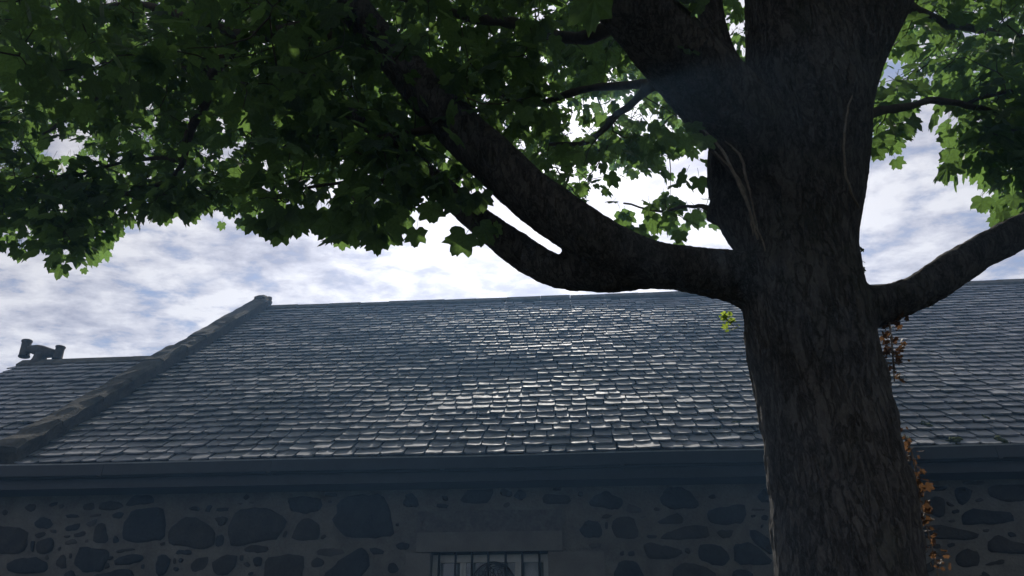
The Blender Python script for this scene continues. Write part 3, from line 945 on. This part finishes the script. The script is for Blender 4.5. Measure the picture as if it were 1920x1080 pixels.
LIMB_R = [(1520, 610, 4.10, 130), (1600, 585, 4.08, 96), (1650, 572, 4.07, 80), (1700, 556, 4.06, 70), (1762, 522, 4.05, 65), (1840, 473, 4.05, 63), (1925, 430, 4.05, 62), (2020, 378, 4.05, 58), (2160, 280, 4.05, 50), (2330, 120, 4.05, 40)]
STUB = [(1455, 470, 4.15, 110), (1400, 420, 4.26, 96), (1372, 370, 4.34, 84), (1362, 310, 4.36, 74), (1372, 240, 4.30, 70), (1400, 180, 4.2, 66)]
KNOB = [(1375, 400, 4.34, 60), (1348, 395, 4.35, 58), (1328, 390, 4.36, 48)]
MAIN = [TRUNK, STEM_B, LIMB_C, LIMB_C2, LIMB_U, LIMB_L, LIMB_R, STUB, KNOB]

tb = at(1590, 1085, 4.10)
BASE = Vector((tb.x + 0.12, 4.12, 0))
tree = empty('sycamore_tree', BASE)
tag(tree, 'large sycamore with thick forked trunk and dense five-lobed leaves in front of the building', 'tree')


def make_trunk():
    vs, fs = MB(), None
    m = MB()
    low = [(BASE + Vector((0, 0, -0.15)), 0.70), (BASE + Vector((0, 0, 0.12)), 0.60), (BASE + Vector((-0.02, -0.005, 0.45)), 0.50), (BASE + Vector((-0.05, -0.01, 1.0)), 0.455), (BASE + Vector((-0.09, -0.015, 1.6)), 0.435)]
    for i, L in enumerate(MAIN):
        pr_ = limb(L, 5)
        if i == 0:
            pr_ = low + pr_
        m.tube([p for p, r in pr_], [r for p, r in pr_], 20)
    for k in range(7):                       # root flares
        a = k * 0.9 + 0.3
        dd = Vector((math.cos(a), math.sin(a), 0))
        m.tube([BASE + dd * 0.28 + Vector((0, 0, 0.75)), BASE + dd * 0.5 + Vector((0, 0, 0.25)), BASE + dd * 0.85 + Vector((0, 0, 0.0)), BASE + dd * 1.15 + Vector((0, 0, -0.12))], [0.10, 0.15, 0.13, 0.06], 10)
    me = mesh('t', m.v, m.f, None)
    tmp = bpy.data.objects.new('t', me); col.objects.link(tmp)
    md = tmp.modifiers.new('r', 'REMESH'); md.mode = 'VOXEL'; md.voxel_size = 0.0155; md.use_smooth_shade = True
    sm = tmp.modifiers.new('s', 'SMOOTH'); sm.factor = 0.5; sm.iterations = 14
    dg = bpy.context.evaluated_depsgraph_get()
    out = bpy.data.meshes.new_from_object(tmp.evaluated_get(dg))
    bpy.data.objects.remove(tmp, do_unlink=True); bpy.data.meshes.remove(me)
    n = len(out.vertices)
    co = np.empty(n * 3); out.vertices.foreach_get('co', co); co = co.reshape(-1, 3)
    no = np.empty(n * 3); out.vertices.foreach_get('normal', no); no = no.reshape(-1, 3)
    dsp = np.empty(n)
    for i in range(n):
        x, y, z = co[i]
        w = noise.noise((x * 3, y * 3, z * 1.5))
        w2 = noise.noise((x * 7, y * 7, z * 3 + 9))
        rg_ = 1 - abs(noise.noise((x * 9 + w * 0.8 + w2 * 0.4, y * 9 + w * 0.8, z * 2.6 + w2 * 0.6))) * 2.6
        pl_ = noise.noise((x * 15 + w2 * 0.9, y * 15, z * 5.5 + w * 0.8))
        e = 0.5 + 0.5 * pl_ + (0.35 if pl_ > 0.12 else 0.0) - 0.45 * max(0, rg_) ** 3
        f = noise.noise((x * 24, y * 24, z * 8))
        low_ = noise.noise((x * 3.3, y * 3.3, z * 1.1 + 5))
        k = min(1.0, max(0.25, (4.3 - z) / 1.2))            # limbs are smoother than the bole
        dsp[i] = k * (0.017 * (e - 0.6) + 0.007 * f) + 0.016 * low_ + 0.004 * noise.noise((x * 45, y * 45, z * 30))
    co += no * dsp[:, None]
    out.vertices.foreach_set('co', co.ravel())
    out.materials.append(M['bark'])
    out.update()
    print('trunk verts', n)
    return obj('trunk', out, tree)


trunk = make_trunk()
trunk.data.name = 'trunk'

# lesser boughs seen through the leaves: each its own part
SUB = [
 [(772, 145, 4.2, 50), (690, 90, 4.5, 44), (580, 55, 4.8, 40), (470, 75, 5.1, 36), (405, 130, 5.3, 28), (388, 185, 5.4, 24), (355, 250, 5.5, 20), (338, 315, 5.6, 14), (270, 355, 5.8, 10), (160, 375, 6.0, 7)],
 [(405, 130, 5.3, 22), (350, 128, 5.4, 15), (270, 135, 5.6, 13), (180, 185, 5.9, 10), (70, 260, 6.2, 7)],
 [(470, 75, 5.1, 30), (380, 40, 5.4, 26), (250, 10, 5.8, 20), (100, 40, 6.3, 14), (-60, 120, 6.8, 10)],
 [(1185, 30, 3.55, 50), (1080, 72, 4.0, 34), (960, 45, 4.4, 28), (850, 25, 4.8, 22), (700, -20, 5.2, 16)],
 [(1290, 160, 3.85, 40), (1180, 160, 4.6, 22), (1090, 170, 5.0, 20), (1000, 195, 5.4, 17), (900, 170, 5.8, 13), (780, 150, 6.2, 9)],
 [(1250, 140, 3.8, 34), (1160, 215, 4.6, 18), (1100, 265, 5.2, 14), (1030, 270, 5.6, 9)],
 [(1580, 235, 4.05, 40), (1640, 212, 4.1, 24), (1700, 200, 4.2, 20), (1745, 189, 4.3, 18), (1810, 197, 4.4, 16), (1880, 225, 4.5, 14), (1960, 300, 4.6, 10)],
 [(1810, 197, 4.4, 12), (1870, 175, 4.5, 11), (1960, 160, 4.7, 9)],
 [(1640, -20, 3.92, 44), (1760, 40, 4.6, 24), (1860, 60, 5.4, 18), (1980, 80, 6.2, 12)],
 [(850, 372, 4.4, 26), (770, 345, 4.4, 16), (680, 340, 4.4, 12), (590, 350, 4.4, 9), (510, 370, 4.5, 6)],
 [(842, 235, 4.16, 30), (760, 250, 4.2, 18), (660, 260, 4.4, 13), (560, 250, 4.6, 9)],
 [(1345, 395, 4.36, 20), (1300, 385, 4.7, 10), (1240, 395, 5.2, 7), (1170, 380, 5.6, 5)],
 [(340, 300, 5.6, 12), (250, 300, 5.8, 9), (130, 330, 6.0, 7), (20, 330, 6.2, 5)],
]
nodes, node_r = [], []
for i, L in enumerate(MAIN[:7] + SUB):
    pr_ = limb(L, 5)
    if i >= 7:
        m = MB()
        pp = [p + Vector((noise.noise(p * 5), noise.noise(p * 5 + Vector((5, 0, 0))), noise.noise(p * 5 + Vector((0, 5, 0))))) * 0.02 for p, r in pr_]
        m.tube(pp, [max(0.004, r * (0.74 + 0.22 * noise.noise(p * 9))) for p, r in pr_], 8)
        m.build('branch', M['twig'], tree, True)
    for p, r in pr_:
        if p.z > 3.6: nodes.append(p.copy()); node_r.append(r)
# boughs that leave the frame overhead and spread round the trunk
for k in range(11):
    a = k / 11 * 2 * math.pi + 0.2
    z0 = random.uniform(6.7, 8.2)
    p0 = Vector((BASE.x - 0.3, 3.9, z0)); L = random.uniform(4.0, 6.0)
    pts, rad = [], []
    ok = True
    for j in range(9):
        t = j / 8
        q = p0 + Vector((math.cos(a), math.sin(a), 0)) * (L * t) + Vector((0, 0, 2.6 * t - 1.9 * t * t + random.gauss(0, 0.06)))
        pj = proj(q)
        if pj and -60 < pj[0] < 1980 and -20 < pj[1] < 1200: break
        pts.append(q); rad.append(0.14 * (1 - t) + 0.02)
    if len(pts) > 3:
        m = MB(); m.tube(pts, rad, 8); m.build('branch', M['twig'], tree, True)
        for p, r in zip(pts, rad): nodes.append(p); node_r.append(r)

# ---------------------------------------------------------------- leaves
def inside(poly, x, y):
    c = False
    j = len(poly) - 1
    for i in range(len(poly)):
        xi, yi = poly[i]; xj, yj = poly[j]
        if (yi > y) != (yj > y) and x < (xj - xi) * (y - yi) / (yj - yi) + xi: c = not c
        j = i
    return c


P_FAR_LEFT = [(-120, -120), (-120, 430), (20, 430), (90, 455), (150, 478), (175, 460), (215, 415), (290, 380), (345, 375), (410, 400), (470, 385), (520, 330), (620, 300), (640, -120)]
P_MID = [(440, -120), (440, 330), (500, 395), (520, 425), (560, 360), (600, 365), (650, 425), (715, 430), (745, 375), (790, 360), (850, 340), (900, 330), (960, 300), (1010, 200), (1010, -120)]
P_BACK = [(520, -120), (520, 300), (680, 330), (850, 320), (1000, 330), (1080, 380), (1080, 300), (1180, 330), (1330, 250), (1330, -120)]
P_SUN = [(960, 120), (1000, 290), (1090, 375), (1150, 400), (1230, 435), (1320, 430), (1330, 280), (1300, 210), (1160, 60), (1000, 40)]
P_RIGHT_A = [(1640, 255), (1632, 130), (1700, 10), (1720, -100), (1990, -100), (1990, 190), (1850, 160), (1760, 160), (1700, 185), (1670, 245)]
P_RIGHT_B = [(1760, 190), (1830, 215), (1800, 270), (1815, 310), (1850, 330), (1900, 350), (1890, 395), (1960, 400), (2000, 150), (1850, 140)]
ALL = [P_FAR_LEFT, P_MID, P_BACK, P_SUN, P_RIGHT_A, P_RIGHT_B]
HOLES = [(118, 283, 38, 20), (410, 235, 12, 14), (1078, 248, 13, 20), (1190, 385, 30, 26), (1120, 385, 16, 16), (1215, 350, 14, 14), (720, 345, 10, 9), (1745, 150, 12, 14), (425, 290, 14, 16), (495, 318, 12, 10), (1300, 330, 14, 20), (1180, 345, 10, 12)]
sprays = []


def fill(poly, n, ya, yb, lo=5, hi=9, bias=1.0, sc_=1.0):
    xs = [p[0] for p in poly]; ys = [p[1] for p in poly]
    c = 0
    while c < n:
        x, y = random.uniform(min(xs), max(xs)), random.uniform(min(ys), max(ys))
        if not inside(poly, x, y): continue
        Y = ya + (yb - ya) * random.random() ** bias
        sprays.append((at(x, y, Y), random.randint(lo, hi), sc_, True)); c += 1


fill(P_FAR_LEFT, 780, 5.0, 9.5, 5, 8)
fill([(-120, -160), (-120, 260), (640, 260), (640, -160)], 330, 6.0, 11.0, 6, 9)
fill([(-60, 330), (-60, 430), (20, 430), (90, 455), (150, 478), (175, 460), (215, 415), (290, 380), (345, 375), (410, 400), (470, 385), (470, 330)], 110, 5.2, 6.6, 4, 6)
fill(P_MID, 300, 3.7, 5.6, 4, 7)
fill(P_BACK, 560, 5.2, 11.0, 6, 9)
fill(P_SUN, 72, 4.6, 8.0, 4, 7)
fill(P_RIGHT_A, 170, 4.3, 7.5, 4, 8)
fill(P_RIGHT_B, 90, 4.2, 5.6, 4, 7)
P_GAP = [(1335, -40), (1345, 60), (1385, 150), (1412, 150), (1400, -40)]
ALL.append(P_GAP)
fill(P_GAP, 16, 4.6, 7.5, 4, 7)
# crown over and behind the camera, out of the photo's frame
c = 0
CEN = Vector((BASE.x - 0.4, 3.6, 7.2))
while c < 1900:
    q = Vector((random.gauss(0, 1), random.gauss(0, 1), random.gauss(0, 1))).normalized() * random.uniform(0.55, 1.0)
    p = CEN + Vector((q.x * 7.4, q.y * 6.6, q.z * 4.6))
    if p.z < 3.4 + 0.8 * noise.noise(p * 0.6): continue
    if p.z < 4.9 and p.y > 3.2: continue
    if p.y > Y_EAVE - 1.0 and p.z < Z_EAVE + (p.y - Y_EAVE) * TAN + 1.2: continue
    j = proj(p)
    if j:
        if -110 < j[0] < 2030 and -110 < j[1] < 1200:
            if not (inside(P_BACK, j[0], j[1]) or inside(P_FAR_LEFT, j[0], j[1])) or j[1] > 150 or j[2] < 4.5: continue
    if (p - CAM).length < 2.0: continue
    if j and j[2] < 4.0 and -700 < j[0] < 2600 and j[1] > -260: continue
    sprays.append((p, random.randint(5, 8), 1.25, False)); c += 1

HALF = [(0, 1.0), (8, .86), (13, .88), (22, .72), (30, .63), (37, .73), (46, .96), (54, .83), (60, .86), (70, .67), (80, .59), (90, .68), (104, .77), (118, .64), (138, .58), (158, .46), (173, .26)]
HALF_LOW = [(0, 1.0), (13, .87), (30, .64), (46, .96), (60, .85), (80, .60), (104, .77), (138, .58), (170, .28)]


def leaf_shape(half, seed, petiole=True):
    """blade in the xy plane, petiole end at the origin, tip towards +y; returns verts, faces"""
    r = random.Random(seed)
    pts = [(a, q * r.uniform(0.93, 1.06)) for a, q in half] + [(-a, q * r.uniform(0.93, 1.06)) for a, q in half[1:][::-1]]
    curl = r.uniform(0.10, 0.32); cup = r.uniform(-0.05, 0.16); fold = r.uniform(0.0, 0.22)
    vs = [Vector((0, 0, 0))]
    for a, q in pts:
        t = R(a)
        x, y = q * math.sin(t), q * math.cos(t)
        near = min(abs(abs(a) - k) for k in (0, 47, 104)) / 25.0
        z = -curl * q * q * (0.6 + 0.4 * math.cos(t)) + cup * min(1, near) * q + fold * abs(x) * 0.5
        vs.append(Vector((x, y, z)))
    n = len(pts)
    fs = [(0, i + 1, (i + 1) % n + 1) for i in range(n)]
    if petiole:
        b = len(vs)
        L = r.uniform(0.7, 1.25)
        ctr = [Vector((0, 0, 0.0)), Vector((r.uniform(-.04, .04), -0.5 * L, 0.10 * L)), Vector((0, -L, 0.30 * L))]
        for c_ in ctr:
            for k in range(3):
                a = k * 2.094
                vs.append(c_ + Vector((0.016 * math.cos(a), 0, 0.016 * math.sin(a))))
        for i in range(2):
            for k in range(3):
                fs.append((b + i * 3 + k, b + i * 3 + (k + 1) % 3, b + i * 3 + 3 + (k + 1) % 3, b + i * 3 + 3 + k))
    return vs, fs


HI = [leaf_shape(HALF, s) for s in range(14)]
LO = [leaf_shape(HALF_LOW, s + 40, False) for s in range(8)]
hi_np = [(np.array([tuple(v) for v in a]), b) for a, b in HI]
lo_np = [(np.array([tuple(v) for v in a]), b) for a, b in LO]

leaves = []      # (matrix, kind index, seen, depth)
for p, n, s_, seen in sprays:
    heading = random.random() * 6.283
    for k in range(n):
        a = heading + k * 2.4 + random.gauss(0, 0.35)
        dirv = Vector((math.cos(a), math.sin(a), random.uniform(-0.25, 0.35))).normalized()
        size = random.uniform(0.078, 0.138) * s_
        if random.random() < 0.15: size *= 0.65
        off = dirv * random.uniform(0.06, 0.26) * (1.0 if seen else 1.5) + Vector((0, 0, random.uniform(-0.16, 0.1)))
        o = p + off
        droop = random.uniform(0.25, 1.5)
        tip = (Vector((dirv.x, dirv.y, 0)) - Vector((0, 0, droop)) + Vector((random.gauss(0, .25), random.gauss(0, .25), 0))).normalized()
        upn = Vector((random.gauss(0, .3), random.gauss(0, .3), 1.0))
        x = tip.cross(upn)
        if x.length < 1e-3: continue
        x.normalize()
        z = x.cross(tip)
        if seen:
            j = proj(o + tip * size * 0.5)
            if j is None or any(abs(j[0] - hx) < rx and abs(j[1] - hy) < ry for hx, hy, rx, ry in HOLES): continue
        mw = Matrix.Translation(o) @ Matrix((x, tip, z)).transposed().to_4x4() @ Matrix.Scale(size, 4)
        j = proj(o)
        if not seen and j and -140 < j[0] < 2060 and -30 < j[1] < 1110 and not any(inside(pl_, j[0], j[1]) for pl_ in ALL): continue
        leaves.append((mw, random.randrange(112), seen, j[2] if (j and -10 < j[0] < 1930 and -10 < j[1] < 1000) else 99.0, size))

# leaves that hang singly at the crown's lower edge: px, py of the stalk end, distance, width in pixels, roll
for px, py, Y, w, roll in ((780, 438, 4.05, 42, 0), (592, 412, 4.1, 44, 8), (512, 418, 4.15, 56, -10), (532, 408, 4.12, 60, 20), (498, 422, 4.2, 44, -25), (636, 432, 4.1, 52, -14), (662, 424, 4.08, 62, 10),
                           (690, 440, 4.06, 44, 26), (722, 436, 4.08, 48, -6), (745, 400, 4.15, 56, 12), (700, 408, 4.2, 52, -20), (808, 392, 4.2, 50, 14), (868, 448, 3.95, 58, -30), (905, 432, 3.95, 50, 40), (930, 428, 3.92, 28, 60),
                           (880, 372, 3.85, 54, -16), (850, 380, 3.85, 46, 20), (905, 370, 3.85, 44, 10), (560, 398, 4.2, 50, -12), (618, 400, 4.2, 48, 22), (655, 400, 4.2, 56, -8), (1645, 282, 4.15, 34, 16), (1655, 262, 4.2, 40, -10),
                           (1775, 258, 4.3, 32, -40), (1780, 290, 4.3, 34, -16), (1798, 312, 4.3, 34, 8), (1842, 378, 4.0, 36, -24), (1868, 384, 4.0, 30, 6), (1880, 398, 4.0, 30, 30), (1900, 372, 4.0, 34, -8),
                           (1320, 262, 3.6, 44, -20), (1300, 236, 3.7, 36, 10), (1295, 85, 3.5, 42, -35), (1310, 5, 3.4, 46, 12), (1285, -4, 3.4, 40, -10), (1250, 415, 4.6, 30, 0), (1200, 430, 4.6, 26, 14), (1275, 440, 4.5, 30, -20)):
    o = at(px, py, Y)
    tocam = (CAM - o).normalized()
    dn = (Vector((0, 0, -1)) + tocam * random.uniform(-0.5, 0.15)).normalized()
    dn = Matrix.Rotation(R(roll), 3, tocam) @ dn
    nz = (-tocam + Vector((random.gauss(0, .25), random.gauss(0, .25), random.uniform(0.2, 0.9)))).normalized()
    x = dn.cross(nz).normalized(); z = x.cross(dn)
    size = w * depth(o) / F_PX / 1.36
    leaves.append((Matrix.Translation(o) @ Matrix((x, dn, z)).transposed().to_4x4() @ Matrix.Scale(size, 4), random.randrange(112), True, 0.5, size))

leaves.sort(key=lambda t: t[3] / t[4] if t[3] < 90 else 1e5)
V, Fc, T = [], [], []
base = 0
for mw, k, seen, dpt, size in leaves[300:]:
    src = hi_np[k % 14] if seen else lo_np[k % 8]
    A = np.array(mw)
    v = src[0] @ A[:3, :3].T + A[:3, 3]
    V.append(v)
    Fc += [tuple(i + base for i in f) for f in src[1]]
    T += [random.random()] * len(src[1])
    base += len(v)
cm = bpy.data.meshes.new('crown')
cm.from_pydata(np.concatenate(V).tolist(), [], Fc)
cm.materials.append(M['leaf'])
cm.attributes.new('tint', 'FLOAT', 'FACE').data.foreach_set('value', T)
crown = tag(obj('crown', cm, tree), kind='stuff')
leaf_me = [mesh('leaf', v, f, M['leaf']) for v, f in HI]
for mw, k, seen, dpt, size in leaves[:300]:
    obj('leaf', leaf_me[k % 14], crown, mw)
print('leaves', len(leaves), 'tris', len(Fc))

# twigs: every spray is tied to the nearest wood; new twigs become wood for the next
tw = MB()
kd = kdtree.KDTree(len(nodes))
for i, p in enumerate(nodes): kd.insert(p, i)
kd.balance()
order = []
for p, n, s_, seen in sprays:
    q, i, dist = kd.find(p)
    order.append((dist, p, seen))
order.sort(key=lambda t: t[0])
pool = [tuple(p) for p in nodes]
arr = np.array(pool + [(1e6, 0, 0)] * 9000); cnt = len(pool)


def clear(a, b):
    for t in (0.15, 0.35, 0.55, 0.75):
        j = proj(a.lerp(b, t))
        if j and -20 < j[0] < 1990 and -5 < j[1] < 760 and not any(inside(pl_, j[0], j[1]) for pl_ in ALL): return False
        if j and any(abs(j[0] - hx) < rx and abs(j[1] - hy) < ry for hx, hy, rx, ry in HOLES): return False
    return True


for dist, p, seen in order:
    dd = ((arr[:cnt] - np.array(p)) ** 2).sum(1)
    i = int(dd.argmin()); q = Vector(arr[i])
    L = (q - p).length
    if L < 0.05 or L > 2.5: continue
    if not clear(p, q): continue
    k = max(3, int(L / 0.16))
    side = Vector((random.gauss(0, 1), random.gauss(0, 1), random.gauss(0.3, 1))) * 0.09 * L
    pts = [q.lerp(p, t / k) + side * math.sin(math.pi * t / k) + Vector((random.gauss(0, .008), random.gauss(0, .008), random.gauss(0, .008))) * (0 < t < k) for t in range(k + 1)]
    r0 = min(0.016, 0.004 + 0.006 * L)
    tw.tube(pts, [r0 + (0.0028 - r0) * t / k for t in range(k + 1)], 4, False)
    for t in range(1, k + 1):
        if cnt < len(arr): arr[cnt] = pts[t]; cnt += 1
tag(tw.build('twigs', M['twig'], tree), kind='stuff')


# ---------------------------------------------------------------- ivy, dead and alive
def foliage_cluster(name, label, spine, n, spread, size, mat, hang=0.6, stem_r=0.004):
    """a climbing stem (px, py, Y) with small leaves"""
    pts = [at(*q) for q in smooth_path(spine, 5)]
    e = empty(name, pts[-1] if pts[-1].z < pts[0].z else pts[0])
    tag(e, label, 'ivy', 'ivy on the sycamore trunk')
    m = MB(); m.tube(pts, [stem_r * (1 + 0.4 * noise.noise(p * 20)) for p in pts], 6)
    m.build('stem', M['vine'], e, True)
    sm = leaf_shape(HALF_LOW, 77, False)
    mes = [mesh('leaf', *leaf_shape(HALF_LOW, 80 + i, False), mat) for i in range(4)]
    for i in range(n):
        p = pts[min(len(pts) - 1, int(len(pts) * (0.5 + 0.5 * math.sin(i * 2.9 + n) * random.random() ** 0.4)))] + Vector((random.gauss(0, spread), random.gauss(0, spread * 0.6), random.gauss(0, spread)))
        tip = Vector((random.gauss(0, 1), random.gauss(0, 1), -hang * 1.5)).normalized()
        x = tip.cross(Vector((random.gauss(0, 1), random.gauss(0, 1), random.gauss(0, 1)))).normalized()
        mw = Matrix.Translation(p) @ Matrix((x, tip, x.cross(tip))).transposed().to_4x4() @ Matrix.Scale(size * random.uniform(0.35, 1.25), 4)
        obj('leaf', mes[i % 4], e, mw)
    return e


foliage_cluster('dead_ivy', 'dry brown ivy hanging below the right limb against the slates', [(1665, 592, 4.06), (1672, 640, 4.06), (1678, 700, 4.06)], 60, 0.045, 0.026, M['dry'])
foliage_cluster('dead_ivy', 'thin dry ivy strand with brown leaves close to trunk under the right limb', [(1668, 600, 4.06), (1672, 650, 4.06), (1677, 715, 4.06)], 36, 0.026, 0.024, M['dry'])
foliage_cluster('dead_ivy', 'dry ivy on the trunk edge in front of the gutter', [(1696, 815, 4.05), (1710, 850, 4.05), (1718, 885, 4.05)], 22, 0.022, 0.024, M['dry'], 0.3)
foliage_cluster('dead_ivy', 'orange ivy leaves on the trunk edge just below the gutter', [(1716, 890, 4.05), (1724, 925, 4.05), (1734, 985, 4.05)], 40, 0.024, 0.028, M['dry'], 0.3)
foliage_cluster('dead_ivy', 'dry ivy at the lowest visible right edge of the trunk', [(1737, 985, 4.05), (1750, 1035, 4.05), (1760, 1085, 4.05)], 36, 0.032, 0.022, M['dry'], 0.3)
foliage_cluster('leaf_sprout', 'small bright green sprout on the left trunk edge under the big limb', [(1376, 612, 4.0), (1364, 600, 3.98), (1358, 588, 3.98)], 26, 0.016, 0.026, M['sprout'], 0.2, 0.003)
foliage_cluster('ivy_tuft', 'small dark ivy tuft in the crotch above the right limb', [(1604, 525, 4.05), (1608, 500, 4.04), (1609, 470, 4.04)], 42, 0.018, 0.022, M['ivy'], 0.3)


def vine(name, label, lines):
    first = at(*lines[0][-1][:3])
    e = empty(name, first)
    tag(e, label, 'ivy', 'ivy on the sycamore trunk')
    for L in lines:
        pr_ = smooth_path(L, 6)
        m = MB()
        pp = [at(q[0], q[1], q[2]) for q in pr_]
        m.tube([p + Vector((noise.noise(p * 25), 0, noise.noise(p * 25 + Vector((4, 0, 0))))) * 0.008 for p in pp], [q[3] * 0.5 * 4.5 / F_PX for q in pr_], 7)
        m.build('stem', M['vine'], e, True)
    return e


vine('ivy_vine', 'pale bare ivy stems climbing the left crotch of the trunk',
     [[(1310, 236, 3.78, 4), (1345, 270, 3.72, 5), (1372, 315, 3.66, 6), (1392, 360, 3.62, 6), (1408, 400, 3.66, 5), (1420, 450, 3.68, 4)],
      [(1340, 284, 3.75, 3), (1370, 316, 3.70, 4), (1392, 350, 3.64, 4), (1404, 385, 3.66, 4), (1412, 440, 3.68, 3)],
      [(1360, 265, 3.75, 3), (1388, 292, 3.68, 5), (1398, 330, 3.64, 5), (1408, 370, 3.65, 4), (1418, 420, 3.68, 3), (1436, 470, 3.7, 3)]])
vine('ivy_vine', 'thin bare ivy stem curving along the right edge of the upper trunk',
     [[(1606, 160, 3.72, 3), (1588, 210, 3.62, 4), (1583, 290, 3.60, 4), (1590, 345, 3.62, 4), (1612, 390, 3.78, 3)]])

# ---------------------------------------------------------------- added volume that lifts the shadows blue, like lens glare
def added_haze():
    m = bpy.data.materials.new('added_haze'); m.use_nodes = True
    g = NT(m.node_tree)
    g.n.remove(g.n['Principled BSDF'])
    v = g.new('ShaderNodeVolumePrincipled')
    v.inputs['Color'].default_value = (0.28, 0.56, 1.0, 1)
    v.inputs['Density'].default_value = 0.0044
    v.inputs['Anisotropy'].default_value = 0.55
    g.l.new(v.outputs[0], g.n['Material Output'].inputs['Volume'])
    b = MB(); b.box((-910, -910, -1.2), (910, 910, 14.5))
    tag(b.build('added_haze', m), 'thin bluish veil volume added to lift the shadows like lens glare', 'added_haze', kind='stuff')


added_haze()
